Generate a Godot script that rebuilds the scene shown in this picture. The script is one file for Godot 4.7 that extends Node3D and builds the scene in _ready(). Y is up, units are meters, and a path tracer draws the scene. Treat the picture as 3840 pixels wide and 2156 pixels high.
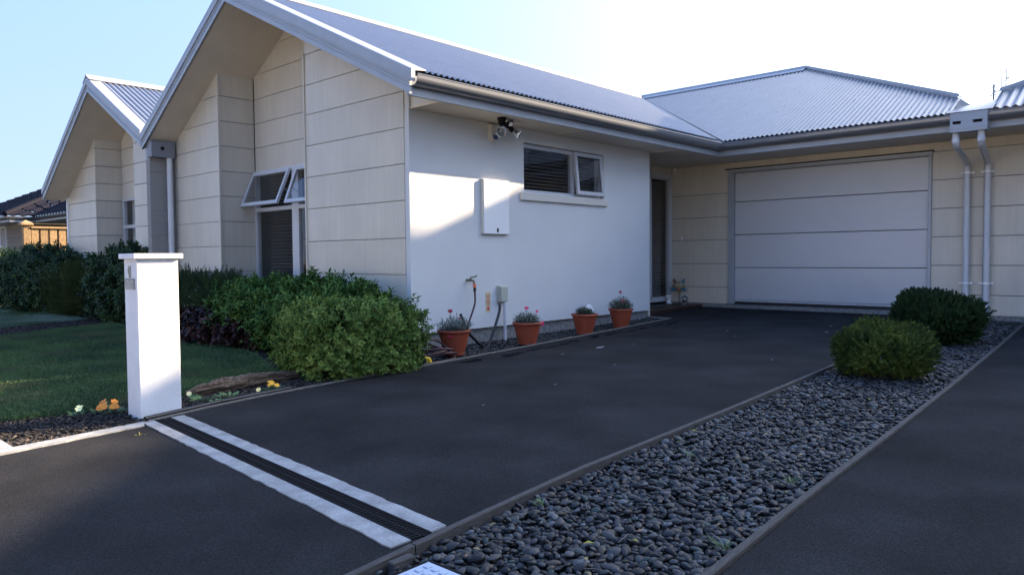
extends Node3D

# ---------------------------------------------------------------- mesh helper
class G:
	var v := PackedVector3Array()
	var n := PackedVector3Array()
	var i := PackedInt32Array()

	func tri(a: Vector3, b: Vector3, c: Vector3) -> void:
		var m := (b - a).cross(c - a).normalized()
		var k := v.size()
		v.append(a); v.append(b); v.append(c)
		n.append(m); n.append(m); n.append(m)
		i.append(k); i.append(k + 2); i.append(k + 1)

	func quad(a: Vector3, b: Vector3, c: Vector3, d: Vector3) -> void:
		var m := (c - a).cross(d - b).normalized()
		var k := v.size()
		v.append(a); v.append(b); v.append(c); v.append(d)
		for j in 4:
			n.append(m)
		for j in [0, 2, 1, 0, 3, 2]:
			i.append(k + j)

	# smooth patch; (r,c),(r,c+1),(r+1,c+1),(r+1,c) runs counter-clockwise seen from outside
	func grid(rows: Array, wrap := false) -> void:
		var k := v.size()
		var w: int = rows[0].size()
		for row in rows:
			for p in row:
				v.append(p)
				n.append(Vector3.ZERO)
		for r in rows.size() - 1:
			for c in (w if wrap else w - 1):
				var a := k + r * w + c
				var b := k + r * w + (c + 1) % w
				var d := k + (r + 1) * w + c
				var e := k + (r + 1) * w + (c + 1) % w
				var m := (v[e] - v[a]).cross(v[d] - v[b])
				for q in [a, b, d, e]:
					n[q] += m
				for q in [a, e, b, a, d, e]:
					i.append(q)
		for q in range(k, v.size()):
			n[q] = n[q].normalized() if n[q].length() > 1e-12 else Vector3.UP

	func box(c: Vector3, s: Vector3, b := Basis.IDENTITY, ch := 0.0) -> void:
		var h := s * 0.5
		if ch <= 0.0:
			var P := []
			for z in [-1, 1]:
				for y in [-1, 1]:
					for x in [-1, 1]:
						P.append(c + b * Vector3(x * h.x, y * h.y, z * h.z))
			quad(P[4], P[5], P[7], P[6]); quad(P[1], P[0], P[2], P[3])
			quad(P[5], P[1], P[3], P[7]); quad(P[0], P[4], P[6], P[2])
			quad(P[6], P[7], P[3], P[2]); quad(P[0], P[1], P[5], P[4])
			return
		var f := func(sx: int, sy: int, sz: int, ax: int) -> Vector3:
			var p := Vector3(sx * (h.x - ch), sy * (h.y - ch), sz * (h.z - ch))
			p[ax] = [sx, sy, sz][ax] * h[ax]
			return c + b * p
		for ax in 3:
			var u := (ax + 1) % 3
			var w := (ax + 2) % 3
			for s1 in [-1, 1]:
				var q := []
				for st in [[-1, -1], [1, -1], [1, 1], [-1, 1]]:
					var g := [0, 0, 0]
					g[ax] = s1; g[u] = st[0]; g[w] = st[1]
					q.append(f.call(g[0], g[1], g[2], ax))
				if s1 > 0:
					quad(q[0], q[1], q[2], q[3])
				else:
					quad(q[3], q[2], q[1], q[0])
			for s1 in [-1, 1]:
				for s2 in [-1, 1]:
					var g0 := [0, 0, 0]
					g0[u] = s1; g0[w] = s2; g0[ax] = -1
					var g1 := g0.duplicate()
					g1[ax] = 1
					var a: Vector3 = f.call(g0[0], g0[1], g0[2], u)
					var bb: Vector3 = f.call(g1[0], g1[1], g1[2], u)
					var cc: Vector3 = f.call(g1[0], g1[1], g1[2], w)
					var d: Vector3 = f.call(g0[0], g0[1], g0[2], w)
					if s1 * s2 > 0:
						quad(d, cc, bb, a)
					else:
						quad(a, bb, cc, d)
		for sx in [-1, 1]:
			for sy in [-1, 1]:
				for sz in [-1, 1]:
					var a: Vector3 = f.call(sx, sy, sz, 0)
					var bb: Vector3 = f.call(sx, sy, sz, 1)
					var cc: Vector3 = f.call(sx, sy, sz, 2)
					if sx * sy * sz > 0:
						tri(a, bb, cc)
					else:
						tri(a, cc, bb)

	func prism(poly: PackedVector2Array, t: Transform3D, z0: float, z1: float) -> void:
		var P := poly.duplicate()
		var area := 0.0
		for k in P.size():
			area += P[k].cross(P[(k + 1) % P.size()])
		if (area < 0.0) != (t.basis.determinant() < 0.0):
			P.reverse()
		var ids := Geometry2D.triangulate_polygon(P)
		var flip := t.basis.determinant() < 0.0
		for k in range(0, ids.size(), 3):
			var a := P[ids[k]]
			var b := P[ids[k + 1]]
			var c := P[ids[k + 2]]
			if ((b - a).cross(c - a) < 0.0) != flip:
				var x := b
				b = c
				c = x
			tri(t * Vector3(a.x, a.y, z1), t * Vector3(b.x, b.y, z1), t * Vector3(c.x, c.y, z1))
			tri(t * Vector3(a.x, a.y, z0), t * Vector3(c.x, c.y, z0), t * Vector3(b.x, b.y, z0))
		for k in P.size():
			var p := P[k]
			var q := P[(k + 1) % P.size()]
			quad(t * Vector3(p.x, p.y, z0), t * Vector3(q.x, q.y, z0), t * Vector3(q.x, q.y, z1), t * Vector3(p.x, p.y, z1))

	# a closed profile (d, y) carried from A to B; d runs along da at A and db at B, y runs up
	func sweep(prof: PackedVector2Array, a0: Vector3, da: Vector3, b0: Vector3, db: Vector3, up := Vector3.UP) -> void:
		var P := prof.duplicate()
		var area := 0.0
		for k in P.size():
			area += P[k].cross(P[(k + 1) % P.size()])
		var fwd := (b0 - a0).dot(da.cross(up)) > 0.0
		if (area > 0.0) != fwd:
			P.reverse()
		for k in P.size():
			var p := P[k]
			var q := P[(k + 1) % P.size()]
			quad(a0 + da * p.x + up * p.y, a0 + da * q.x + up * q.y, b0 + db * q.x + up * q.y, b0 + db * p.x + up * p.y)
		var ids := Geometry2D.triangulate_polygon(P)
		for k in range(0, ids.size(), 3):
			var q := [P[ids[k]], P[ids[k + 1]], P[ids[k + 2]]]
			var cr: float = (q[1] - q[0]).cross(q[2] - q[0])
			if (cr > 0.0) != fwd:
				q.reverse()
			tri(b0 + db * q[0].x + up * q[0].y, b0 + db * q[1].x + up * q[1].y, b0 + db * q[2].x + up * q[2].y)
			tri(a0 + da * q[0].x + up * q[0].y, a0 + da * q[2].x + up * q[2].y, a0 + da * q[1].x + up * q[1].y)

	func tube(pts: Array, r: float, k := 8, caps := true, r2 := -1.0) -> void:
		var rows := []
		var side := Vector3.UP
		var t0: Vector3 = (pts[1] - pts[0]).normalized()
		if absf(t0.dot(side)) > 0.9:
			side = Vector3.RIGHT
		side = (side - t0 * side.dot(t0)).normalized()
		for j in pts.size():
			var t: Vector3 = (pts[mini(j + 1, pts.size() - 1)] - pts[maxi(j - 1, 0)]).normalized()
			side = (side - t * side.dot(t)).normalized()
			var o := t.cross(side)
			var rr := r if r2 < 0.0 else lerpf(r, r2, float(j) / (pts.size() - 1))
			var row := PackedVector3Array()
			for m in k:
				var a := TAU * m / k
				row.append(pts[j] + (side * cos(a) + o * sin(a)) * rr)
			rows.append(row)
		grid(rows, true)
		if caps:
			for e in [0, rows.size() - 1]:
				for m in range(1, k - 1):
					if e == 0:
						tri(rows[e][0], rows[e][m + 1], rows[e][m])
					else:
						tri(rows[e][0], rows[e][m], rows[e][m + 1])

	# profile (r, y) from bottom to top, about an axis
	func lathe(prof: Array, t: Transform3D, k := 24) -> void:
		var rows := []
		for p in prof:
			var row := PackedVector3Array()
			for m in k:
				var a := -TAU * m / k
				row.append(t * Vector3(p.x * cos(a), p.y, p.x * sin(a)))
			rows.append(row)
		grid(rows, true)

	func ball(c: Vector3, r: Vector3, b := Basis.IDENTITY, k := 12) -> void:
		var prof := []
		var kk := k / 2 + 1
		for j in kk + 1:
			var a := -PI / 2 + PI * j / kk
			prof.append(Vector2(maxf(cos(a), 0.001), sin(a)))
		lathe(prof, Transform3D(b * Basis.from_scale(r), c), k)

	func mesh() -> ArrayMesh:
		var arr := []
		arr.resize(Mesh.ARRAY_MAX)
		arr[Mesh.ARRAY_VERTEX] = v
		arr[Mesh.ARRAY_NORMAL] = n
		arr[Mesh.ARRAY_INDEX] = i
		var m := ArrayMesh.new()
		m.add_surface_from_arrays(Mesh.PRIMITIVE_TRIANGLES, arr)
		return m

# ---------------------------------------------------------------- naming helpers
var used := {}
var base := {}
var M := {}
var rng := RandomNumberGenerator.new()

func numbered(called: String, parent: Node) -> String:
	var key := str(parent.get_instance_id()) + called
	var k: int = used.get(key, 0)
	used[key] = k + 1
	return called if k == 0 else "%s_%03d" % [called, k]

func tag(o: Node, label: String, category: String, group := "") -> void:
	o.set_meta("label", label)
	o.set_meta("category", category)
	if group:
		o.set_meta("group", group)

func thing(called: String, label: String, category: String, at := Vector3.ZERO, group := "") -> Node3D:
	var o := Node3D.new()
	o.name = numbered(called, self)
	o.position = at
	base[o] = at
	add_child(o)
	tag(o, label, category, group)
	return o

func obj(called: String, g: G, m: Material, parent: Node = null) -> MeshInstance3D:
	var o := MeshInstance3D.new()
	var p: Node = parent if parent else self
	o.name = numbered(called, p)
	o.mesh = g.mesh()
	o.material_override = null
	for s in o.mesh.get_surface_count():
		o.mesh.surface_set_material(s, m)
	if base.has(p):
		o.position = -base[p]
	p.add_child(o)
	return o

func put(called: String, mesh: Mesh, m: Material, parent: Node, t: Transform3D) -> MeshInstance3D:
	var o := MeshInstance3D.new()
	o.name = numbered(called, parent)
	o.mesh = mesh
	o.material_override = m
	o.transform = t
	if base.has(parent):
		o.position -= base[parent]
	parent.add_child(o)
	return o

func struct(called: String, g: G, m: Material) -> MeshInstance3D:
	var o := obj(called, g, m)
	o.set_meta("kind", "structure")
	return o

func many(called: String, mesh: Mesh, m: Material, where: Array, tint: Array, parent: Node = null) -> MultiMeshInstance3D:
	var mm := MultiMesh.new()
	mm.transform_format = MultiMesh.TRANSFORM_3D
	mm.use_colors = true
	mm.mesh = mesh
	mm.instance_count = where.size()
	for k in where.size():
		mm.set_instance_transform(k, where[k])
		mm.set_instance_color(k, tint[k])
	var o := MultiMeshInstance3D.new()
	var p: Node = parent if parent else self
	o.name = numbered(called, p)
	o.multimesh = mm
	o.material_override = m
	o.set_meta("kind", "stuff")
	if base.has(p):
		o.position = -base[p]
	p.add_child(o)
	return o

# ---------------------------------------------------------------- materials
var texs := {}

func ntex(freq: float, kind := FastNoiseLite.TYPE_SIMPLEX_SMOOTH, oct := 4, lo := 0.0, hi := 1.0, side := 512, sd := 1) -> NoiseTexture2D:
	var key := "%s %s %s %s %s %s %s" % [freq, kind, oct, lo, hi, side, sd]
	if texs.has(key):
		return texs[key]
	var f := FastNoiseLite.new()
	f.noise_type = kind
	f.seed = sd
	f.frequency = freq
	f.fractal_octaves = oct
	f.fractal_type = FastNoiseLite.FRACTAL_FBM
	var t := NoiseTexture2D.new()
	t.width = side
	t.height = side
	t.seamless = true
	t.noise = f
	if lo != 0.0 or hi != 1.0:
		var r := Gradient.new()
		r.set_color(0, Color(lo, lo, lo))
		r.set_color(1, Color(hi, hi, hi))
		t.color_ramp = r
	texs[key] = t
	return t

func mat(c: Color, rough := 0.6, metal := 0.0) -> StandardMaterial3D:
	var m := StandardMaterial3D.new()
	m.albedo_color = c.linear_to_srgb()
	m.roughness = rough
	m.metallic = metal
	return m

func tinted(m: StandardMaterial3D, t: Texture2D, scale: Vector3, world := true) -> StandardMaterial3D:
	m.albedo_texture = t
	m.uv1_triplanar = true
	m.uv1_world_triplanar = world
	m.uv1_scale = scale
	return m

func second(m: StandardMaterial3D, t: Texture2D, scale: Vector3) -> StandardMaterial3D:
	m.detail_enabled = true
	m.detail_albedo = t
	m.detail_blend_mode = BaseMaterial3D.BLEND_MODE_MUL
	m.detail_uv_layer = BaseMaterial3D.DETAIL_UV_2
	m.uv2_triplanar = true
	m.uv2_world_triplanar = true
	m.uv2_scale = scale
	return m

func relief(m: StandardMaterial3D, t: Texture2D, cm: float) -> StandardMaterial3D:
	m.heightmap_enabled = true
	m.heightmap_texture = t
	m.heightmap_scale = cm
	return m

func leafy(rough := 0.5, back := 0.35) -> StandardMaterial3D:
	var m := StandardMaterial3D.new()
	m.vertex_color_use_as_albedo = true
	m.roughness = rough
	m.backlight_enabled = true
	m.backlight = Color(back, back, back)
	m.cull_mode = BaseMaterial3D.CULL_DISABLED
	return m

func materials() -> void:
	var smudge := ntex(0.006, FastNoiseLite.TYPE_SIMPLEX_SMOOTH, 4, 0.95, 1.0)
	var streak := ntex(0.02, FastNoiseLite.TYPE_SIMPLEX_SMOOTH, 4, 0.96, 1.0, 512, 3)
	var fine := ntex(0.08, FastNoiseLite.TYPE_SIMPLEX, 3, 0.0, 1.0, 512, 5)
	M.board = []
	for k in 3:
		var c: Color = Color(0.63, 0.575, 0.475) * [1.0, 0.975, 1.02][k]
		var m := tinted(mat(c, 0.42), streak, Vector3(1.3, 0.06, 1.3))
		m.uv1_offset = Vector3(k * 0.37, k * 0.21, 0)
		M.board.append(second(m, smudge, Vector3(0.5, 0.35, 0.5)))
	M.backing = mat(Color(0.2, 0.185, 0.16), 0.8)
	M.plaster = second(relief(tinted(mat(Color(0.74, 0.745, 0.725), 0.75), ntex(0.05, FastNoiseLite.TYPE_SIMPLEX, 3, 0.96, 1.0, 512, 9), Vector3(4, 4, 4)), ntex(0.05, FastNoiseLite.TYPE_SIMPLEX, 3, 0.0, 1.0, 512, 9), 0.35), ntex(0.006, FastNoiseLite.TYPE_SIMPLEX_SMOOTH, 4, 0.98, 1.0, 512, 71), Vector3(0.4, 0.4, 0.4))
	M.soffit = second(tinted(mat(Color(0.76, 0.67, 0.55), 0.7), smudge, Vector3(0.7, 0.7, 0.7)), smudge, Vector3(0.23, 0.23, 0.23))
	M.fascia = tinted(mat(Color(0.36, 0.38, 0.405), 0.4, 0.1), smudge, Vector3(0.8, 0.8, 0.8))
	M.gutter = tinted(mat(Color(0.22, 0.225, 0.235), 0.3, 0.4), smudge, Vector3(0.8, 0.8, 0.8))
	M.dark_head = tinted(mat(Color(0.20, 0.21, 0.23), 0.45, 0.1), smudge, Vector3(2, 2, 2))
	M.roof = second(tinted(mat(Color(0.275, 0.28, 0.295), 0.33, 0.2), smudge, Vector3(0.6, 0.6, 0.6)), ntex(0.02, FastNoiseLite.TYPE_SIMPLEX_SMOOTH, 3, 0.92, 1.0, 512, 12), Vector3(0.3, 0.3, 0.3))
	M.cap = tinted(mat(Color(0.36, 0.36, 0.355), 0.4, 0.15), smudge, Vector3(0.8, 0.8, 0.8))
	M.screw = mat(Color(0.26, 0.265, 0.28), 0.6, 0.0)
	M.screw.metallic_specular = 0.2
	M.alu = tinted(mat(Color(0.56, 0.57, 0.59), 0.4, 0.1), smudge, Vector3(2, 2, 2))
	M.garage = second(tinted(mat(Color(0.54, 0.545, 0.555), 0.38, 0.05), ntex(0.012, FastNoiseLite.TYPE_SIMPLEX_SMOOTH, 3, 0.985, 1.0, 512, 21), Vector3(0.5, 0.8, 0.5)), ntex(0.006, FastNoiseLite.TYPE_SIMPLEX_SMOOTH, 4, 0.98, 1.0, 512, 71), Vector3(0.2, 0.5, 0.2))
	M.seal = mat(Color(0.02, 0.02, 0.02), 0.6)
	M.glass = StandardMaterial3D.new()
	M.glass.transparency = BaseMaterial3D.TRANSPARENCY_ALPHA
	M.glass.albedo_color = Color(0.12, 0.14, 0.14, 0.28)
	M.glass.roughness = 0.02
	M.glass.metallic_specular = 0.5
	M.slat = mat(Color(0.15, 0.14, 0.13), 0.6)
	M.pale_slat = mat(Color(0.6, 0.58, 0.55), 0.5)  # pale colour stands in for light showing through the blind slits
	M.room = mat(Color(0.16, 0.15, 0.14), 0.9)
	M.curtain = mat(Color(0.62, 0.64, 0.64), 0.9)
	M.concrete = second(relief(tinted(mat(Color(0.36, 0.355, 0.34), 0.9), ntex(0.02, FastNoiseLite.TYPE_SIMPLEX, 5, 0.72, 1.0, 512, 31), Vector3(1.3, 1.3, 1.3)), fine, 0.3), ntex(0.06, FastNoiseLite.TYPE_SIMPLEX, 3, 0.8, 1.0, 512, 33), Vector3(3, 3, 3))
	M.pale_concrete = second(relief(tinted(mat(Color(0.50, 0.50, 0.485), 0.9), ntex(0.012, FastNoiseLite.TYPE_SIMPLEX, 5, 0.78, 1.0, 512, 35), Vector3(0.9, 0.9, 0.9)), ntex(0.30, FastNoiseLite.TYPE_VALUE, 2, 0.0, 1.0, 1024, 41), 0.15), ntex(0.30, FastNoiseLite.TYPE_VALUE, 2, 0.7, 1.0, 512, 34), Vector3(2.2, 2.2, 2.2))
	M.block = relief(tinted(mat(Color(0.33, 0.31, 0.285), 0.85), ntex(0.05, FastNoiseLite.TYPE_SIMPLEX, 4, 0.85, 1.0, 512, 37), Vector3(2, 2, 2)), fine, 0.3)
	M.mortar = mat(Color(0.30, 0.285, 0.265), 0.9)
	M.asphalt = second(relief(tinted(mat(Color(0.056, 0.055, 0.056), 0.9), ntex(0.30, FastNoiseLite.TYPE_VALUE, 2, 0.50, 1.0, 1024, 41), Vector3(0.9, 0.9, 0.9)), ntex(0.30, FastNoiseLite.TYPE_VALUE, 2, 0.0, 1.0, 1024, 41), 0.2), ntex(0.008, FastNoiseLite.TYPE_SIMPLEX_SMOOTH, 5, 0.72, 1.0, 512, 43), Vector3(0.27, 0.27, 0.27))
	M.asphalt.metallic_specular = 0.18
	M.chipseal = second(tinted(mat(Color(0.22, 0.21, 0.20), 0.9), ntex(0.30, FastNoiseLite.TYPE_VALUE, 2, 0.25, 1.0, 1024, 41), Vector3(0.4, 0.4, 0.4)), ntex(0.008, FastNoiseLite.TYPE_SIMPLEX_SMOOTH, 5, 0.70, 1.0, 512, 43), Vector3(0.2, 0.2, 0.2))
	M.wet = mat(Color(0.014, 0.014, 0.015), 0.9)
	M.wet.metallic_specular = 0.0
	M.splash = mat(Color(0.17, 0.17, 0.17), 0.9)
	M.soil = tinted(mat(Color(0.016, 0.013, 0.011), 0.95), ntex(0.05, FastNoiseLite.TYPE_SIMPLEX, 4, 0.5, 1.0, 512, 45), Vector3(2, 2, 2))
	M.turf = second(tinted(mat(Color(0.035, 0.062, 0.022), 0.95), ntex(0.05, FastNoiseLite.TYPE_SIMPLEX, 4, 0.55, 1.0, 512, 47), Vector3(2, 2, 2)), ntex(0.01, FastNoiseLite.TYPE_SIMPLEX, 4, 0.6, 1.0, 512, 49), Vector3(0.1, 0.1, 0.1))
	M.land = second(tinted(mat(Color(0.36, 0.325, 0.265), 0.95), ntex(0.05, FastNoiseLite.TYPE_SIMPLEX, 4, 0.6, 1.0, 512, 47), Vector3(0.5, 0.5, 0.5)), ntex(0.01, FastNoiseLite.TYPE_SIMPLEX, 4, 0.6, 1.0, 512, 49), Vector3(0.02, 0.02, 0.02))
	M.gravel_bed = tinted(mat(Color(0.012, 0.012, 0.013), 0.9), ntex(0.1, FastNoiseLite.TYPE_CELLULAR, 2, 0.4, 1.0, 512, 51), Vector3(2, 2, 2))
	var grain := ntex(0.03, FastNoiseLite.TYPE_SIMPLEX, 5, 0.6, 1.0, 512, 53)
	M.timber = relief(tinted(mat(Color(0.075, 0.068, 0.062), 0.85), grain, Vector3(6, 6, 0.6)), grain, 0.2)
	M.pale_timber = relief(tinted(mat(Color(0.20, 0.18, 0.15), 0.85), grain, Vector3(6, 6, 0.6)), grain, 0.2)
	M.fence_wood = []
	for k in 3:
		M.fence_wood.append(relief(tinted(mat(Color(0.46, 0.29, 0.13) * [1.0, 0.88, 1.1][k], 0.75), grain, Vector3(4, 0.4, 4)), grain, 0.2))
	M.deck = relief(tinted(mat(Color(0.07, 0.035, 0.025), 0.6), grain, Vector3(1, 4, 5)), grain, 0.15)
	M.white = second(relief(tinted(mat(Color(0.80, 0.795, 0.79), 0.7), ntex(0.03, FastNoiseLite.TYPE_SIMPLEX, 4, 0.95, 1.0, 512, 57), Vector3(3, 3, 3)), fine, 0.12), smudge, Vector3(1, 1, 1))
	M.white_plastic = mat(Color(0.82, 0.82, 0.80), 0.35)
	M.pvc = tinted(mat(Color(0.60, 0.60, 0.61), 0.35), smudge, Vector3(1.5, 1.5, 1.5))
	M.cream = mat(Color(0.62, 0.59, 0.52), 0.45)
	M.beige_box = mat(Color(0.42, 0.43, 0.35), 0.5)
	M.black = mat(Color(0.012, 0.012, 0.013), 0.4)
	M.dull_black = mat(Color(0.013, 0.013, 0.014), 0.9)
	M.dull_black.metallic_specular = 0.2
	M.hole = mat(Color(0.004, 0.004, 0.004), 0.9)
	M.zinc = tinted(mat(Color(0.30, 0.31, 0.30), 0.45, 0.5), ntex(0.05, FastNoiseLite.TYPE_SIMPLEX, 3, 0.75, 1.0, 512, 59), Vector3(5, 5, 5))
	M.number = mat(Color(0.30, 0.285, 0.24), 0.5, 0.2)
	M.brass = mat(Color(0.16, 0.15, 0.10), 0.45, 0.7)
	M.orange = mat(Color(0.75, 0.16, 0.05), 0.4)
	M.red = mat(Color(0.55, 0.02, 0.06), 0.5)
	M.sticker = mat(Color(0.60, 0.52, 0.30), 0.5)
	M.hose = tinted(mat(Color(0.11, 0.045, 0.045), 0.45), ntex(0.09, FastNoiseLite.TYPE_SIMPLEX, 2, 0.6, 1.0, 512, 61), Vector3(8, 8, 8))
	M.yellow = mat(Color(0.62, 0.42, 0.02), 0.45)
	M.terracotta = tinted(mat(Color(0.30, 0.062, 0.028), 0.5), smudge, Vector3(3, 3, 3))
	M.blue_lens = mat(Color(0.008, 0.016, 0.09), 0.15)
	M.chrome = mat(Color(0.75, 0.74, 0.70), 0.18, 0.9)
	M.lid = tinted(mat(Color(0.46, 0.52, 0.60), 0.6), ntex(0.05, FastNoiseLite.TYPE_SIMPLEX, 3, 0.88, 1.0, 512, 63), Vector3(4, 4, 4))
	M.tile = mat(Color(0.011, 0.011, 0.017), 0.7)
	M.tile.metallic_specular = 0.15
	M.brick = []
	for k in 4:
		M.brick.append(tinted(mat(Color(0.26, 0.225, 0.185) * [1.0, 0.85, 1.12, 0.93][k], 0.9), ntex(0.05, FastNoiseLite.TYPE_SIMPLEX, 4, 0.8, 1.0, 512, 37), Vector3(2, 2, 2)))
	M.dark_fascia = mat(Color(0.05, 0.052, 0.06), 0.45)
	M.light_fascia = mat(Color(0.40, 0.42, 0.44), 0.5)
	M.far_roof = mat(Color(0.23, 0.19, 0.17), 0.8)
	M.leaf = leafy(0.6, 0.30)
	M.leaf.metallic_specular = 0.25
	M.gloss_leaf = leafy(0.4, 0.22)
	M.gloss_leaf.metallic_specular = 0.35
	M.grass = leafy(0.6, 0.35)
	M.weed = leafy(0.6, 0.3)
	M.weed.vertex_color_use_as_albedo = false
	M.weed.albedo_color = Color(0.10, 0.16, 0.05).linear_to_srgb()
	M.chip = StandardMaterial3D.new()
	M.chip.vertex_color_use_as_albedo = true
	M.chip.roughness = 0.9
	M.stone = StandardMaterial3D.new()
	M.stone.vertex_color_use_as_albedo = true
	M.stone.roughness = 0.45
	M.stone.metallic_specular = 0.3
	M.twig = mat(Color(0.07, 0.05, 0.035), 0.9)
	M.bark = relief(second(tinted(mat(Color(0.62, 0.43, 0.28), 0.95), ntex(0.03, FastNoiseLite.TYPE_SIMPLEX, 5, 0.35, 1.0, 512, 65), Vector3(9, 9, 1.2)), grain, Vector3(3, 3, 1)), ntex(0.03, FastNoiseLite.TYPE_SIMPLEX, 5, 0.0, 1.0, 512, 65), 1.6)

# ---------------------------------------------------------------- ground
func gy(z: float) -> float:
	return 0.18 - 0.0145 * (clampf(z, -30.0, 14.0) + 9.8)

func sheet(g: G, poly: PackedVector2Array, off: float, skirt := 0.05) -> void:
	var P := poly.duplicate()
	var area := 0.0
	for k in P.size():
		area += P[k].cross(P[(k + 1) % P.size()])
	if area > 0.0:
		P.reverse()
	var ids := Geometry2D.triangulate_polygon(P)
	for k in range(0, ids.size(), 3):
		var q := []
		for j in 3:
			var p := P[ids[k + j]]
			q.append(Vector3(p.x, gy(p.y) + off, p.y))
		if (q[1] - q[0]).cross(q[2] - q[0]).y < 0.0:
			q.reverse()
		g.tri(q[0], q[1], q[2])
	if skirt > 0.0:
		for k in P.size():
			var a := P[k]
			var b := P[(k + 1) % P.size()]
			var A := Vector3(a.x, gy(a.y) + off, a.y)
			var B := Vector3(b.x, gy(b.y) + off, b.y)
			g.quad(A + Vector3.DOWN * skirt, B + Vector3.DOWN * skirt, B, A)

func pv(a: Array) -> PackedVector2Array:
	var out := PackedVector2Array()
	for k in range(0, a.size(), 2):
		out.append(Vector2(a[k], a[k + 1]))
	return out

# house-side edge and the two edges of the pebble strip, from the street inwards
var EDGE := pv([-4.60, 0.6, -4.80, -1.13, -4.945, -1.90, -5.10, -2.5, -5.17, -3.09, -5.215, -3.75, -5.26, -4.4, -5.42, -6.26, -5.59, -8.0, -5.77, -9.76])
var STRIP_L := pv([-1.93, 0.6, -2.03, -1.25, -2.105, -1.9, -2.19, -2.82, -2.24, -4.33, -2.36, -6.79, -2.46, -8.9, -2.60, -11.93])
var STRIP_R := pv([-0.97, 0.6, -1.12, -1.4, -1.15, -2.16, -1.20, -2.99, -1.26, -4.58, -1.34, -6.33, -1.48, -8.9, -1.66, -11.93])

func at_z(line: PackedVector2Array, z: float) -> float:
	for k in line.size() - 1:
		if z <= line[k].y and z >= line[k + 1].y:
			return lerpf(line[k].x, line[k + 1].x, (z - line[k].y) / (line[k + 1].y - line[k].y))
	return line[0].x if z > line[0].y else line[line.size() - 1].x

func shifted(line: PackedVector2Array, dx: float) -> PackedVector2Array:
	var out := PackedVector2Array()
	for p in line:
		out.append(p + Vector2(dx, 0))
	return out

func back(line: PackedVector2Array) -> PackedVector2Array:
	var out := line.duplicate()
	out.reverse()
	return out

# ---------------------------------------------------------------- building pieces
func fr(o: Vector3, u: Vector3, nn: Vector3) -> Transform3D:
	return Transform3D(Basis(u, Vector3.UP, nn), o)

func rect(u0: float, v0: float, u1: float, v1: float) -> PackedVector2Array:
	return pv([u0, v0, u1, v0, u1, v1, u0, v1])

# a wall face clad in wide boards: backing sheet (the part) with one board mesh per course (sub-parts)
func clad(house: Node, called: String, t: Transform3D, outline: PackedVector2Array, lines: Array, gap := 0.009) -> MeshInstance3D:
	var g := G.new()
	g.prism(outline, t, -0.09, -0.012)
	var wall := obj(called, g, M.backing, house)
	var cuts := [-50.0]
	cuts.append_array(lines)
	cuts.append(50.0)
	for k in cuts.size() - 1:
		var band := rect(-60, cuts[k] + gap * 0.5, 60, cuts[k + 1] - gap * 0.5)
		for piece in Geometry2D.intersect_polygons(outline, band):
			var b := G.new()
			b.prism(piece, t, -0.012, 0.0)
			obj("board", b, M.board[rng.randi() % 3], wall)
	return wall

func bars(g: G, t: Transform3D, list: Array, z0: float, z1: float) -> void:
	for q in list:
		g.prism(rect(q[0], q[1], q[2], q[3]), t, z0, z1)

# aluminium window: frame (part), panes, sashes and blind slats (sub-parts)
func window(house: Node, t: Transform3D, w: float, h: float, frame_bars: Array, cells: Array, blind: Array, slat: Material, step := 0.05, tilt := 0.45, called := "window") -> void:
	var g := G.new()
	var fw := 0.045
	bars(g, t, [[0, 0, w, fw], [0, h - fw, w, h], [0, fw, fw, h - fw], [w - fw, fw, w, h - fw]], -0.06, 0.012)
	bars(g, t, frame_bars, -0.058, 0.010)
	var win := obj(called, g, M.alu, house)
	for c in cells:
		var tt := t
		var s := 0.0
		if c.size() > 4:
			tt = t * Transform3D(Basis(Vector3.RIGHT, -c[4]), Vector3(0, c[3], 0.016)) * Transform3D(Basis.IDENTITY, Vector3(0, -c[3], 0))
			var sg := G.new()
			s = 0.05
			bars(sg, tt, [[c[0], c[2], c[1], c[2] + s], [c[0], c[3] - s, c[1], c[3]], [c[0], c[2] + s, c[0] + s, c[3] - s], [c[1] - s, c[2] + s, c[1], c[3] - s]], 0.0, 0.035)
			obj("sash", sg, M.alu, win)
			for u in [c[0] + 0.015, c[1] - 0.015]:
				var st := G.new()
				st.tube([t * Vector3(u, lerpf(c[2], c[3], 0.35), -0.01), tt * Vector3(u, lerpf(c[2], c[3], 0.45), 0.0)], 0.007, 5)
				obj("stay", st, M.alu, win)
		var p := G.new()
		var z := 0.018 if s > 0.0 else -0.02
		p.quad(tt * Vector3(c[0] + s, c[2] + s, z), tt * Vector3(c[1] - s, c[2] + s, z), tt * Vector3(c[1] - s, c[3] - s, z), tt * Vector3(c[0] + s, c[3] - s, z))
		obj("pane", p, M.glass, win)
	if blind.size():
		var sg := G.new()
		var sw := 0.046
		sg.box(Vector3.ZERO, Vector3(blind[1] - blind[0], 0.003, sw), Basis(Vector3.RIGHT, tilt))
		var sm := sg.mesh()
		var y: float = blind[2]
		while y < blind[3]:
			put("slat", sm, slat, win, t * Transform3D(Basis.IDENTITY, Vector3((blind[0] + blind[1]) * 0.5, y, -0.13)))
			y += step
	# the dark room behind: floor, ceiling and three walls
	var r := G.new()
	var d := 1.6
	bars(r, t, [[-0.35, -0.35, -0.30, h + 0.35], [w + 0.30, -0.35, w + 0.35, h + 0.35], [-0.30, -0.35, w + 0.30, -0.30], [-0.30, h + 0.30, w + 0.30, h + 0.35]], -d, -0.10)
	bars(r, t, [[-0.35, -0.35, w + 0.35, h + 0.35]], -d - 0.05, -d)
	obj("room_lining", r, M.room, house)

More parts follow.
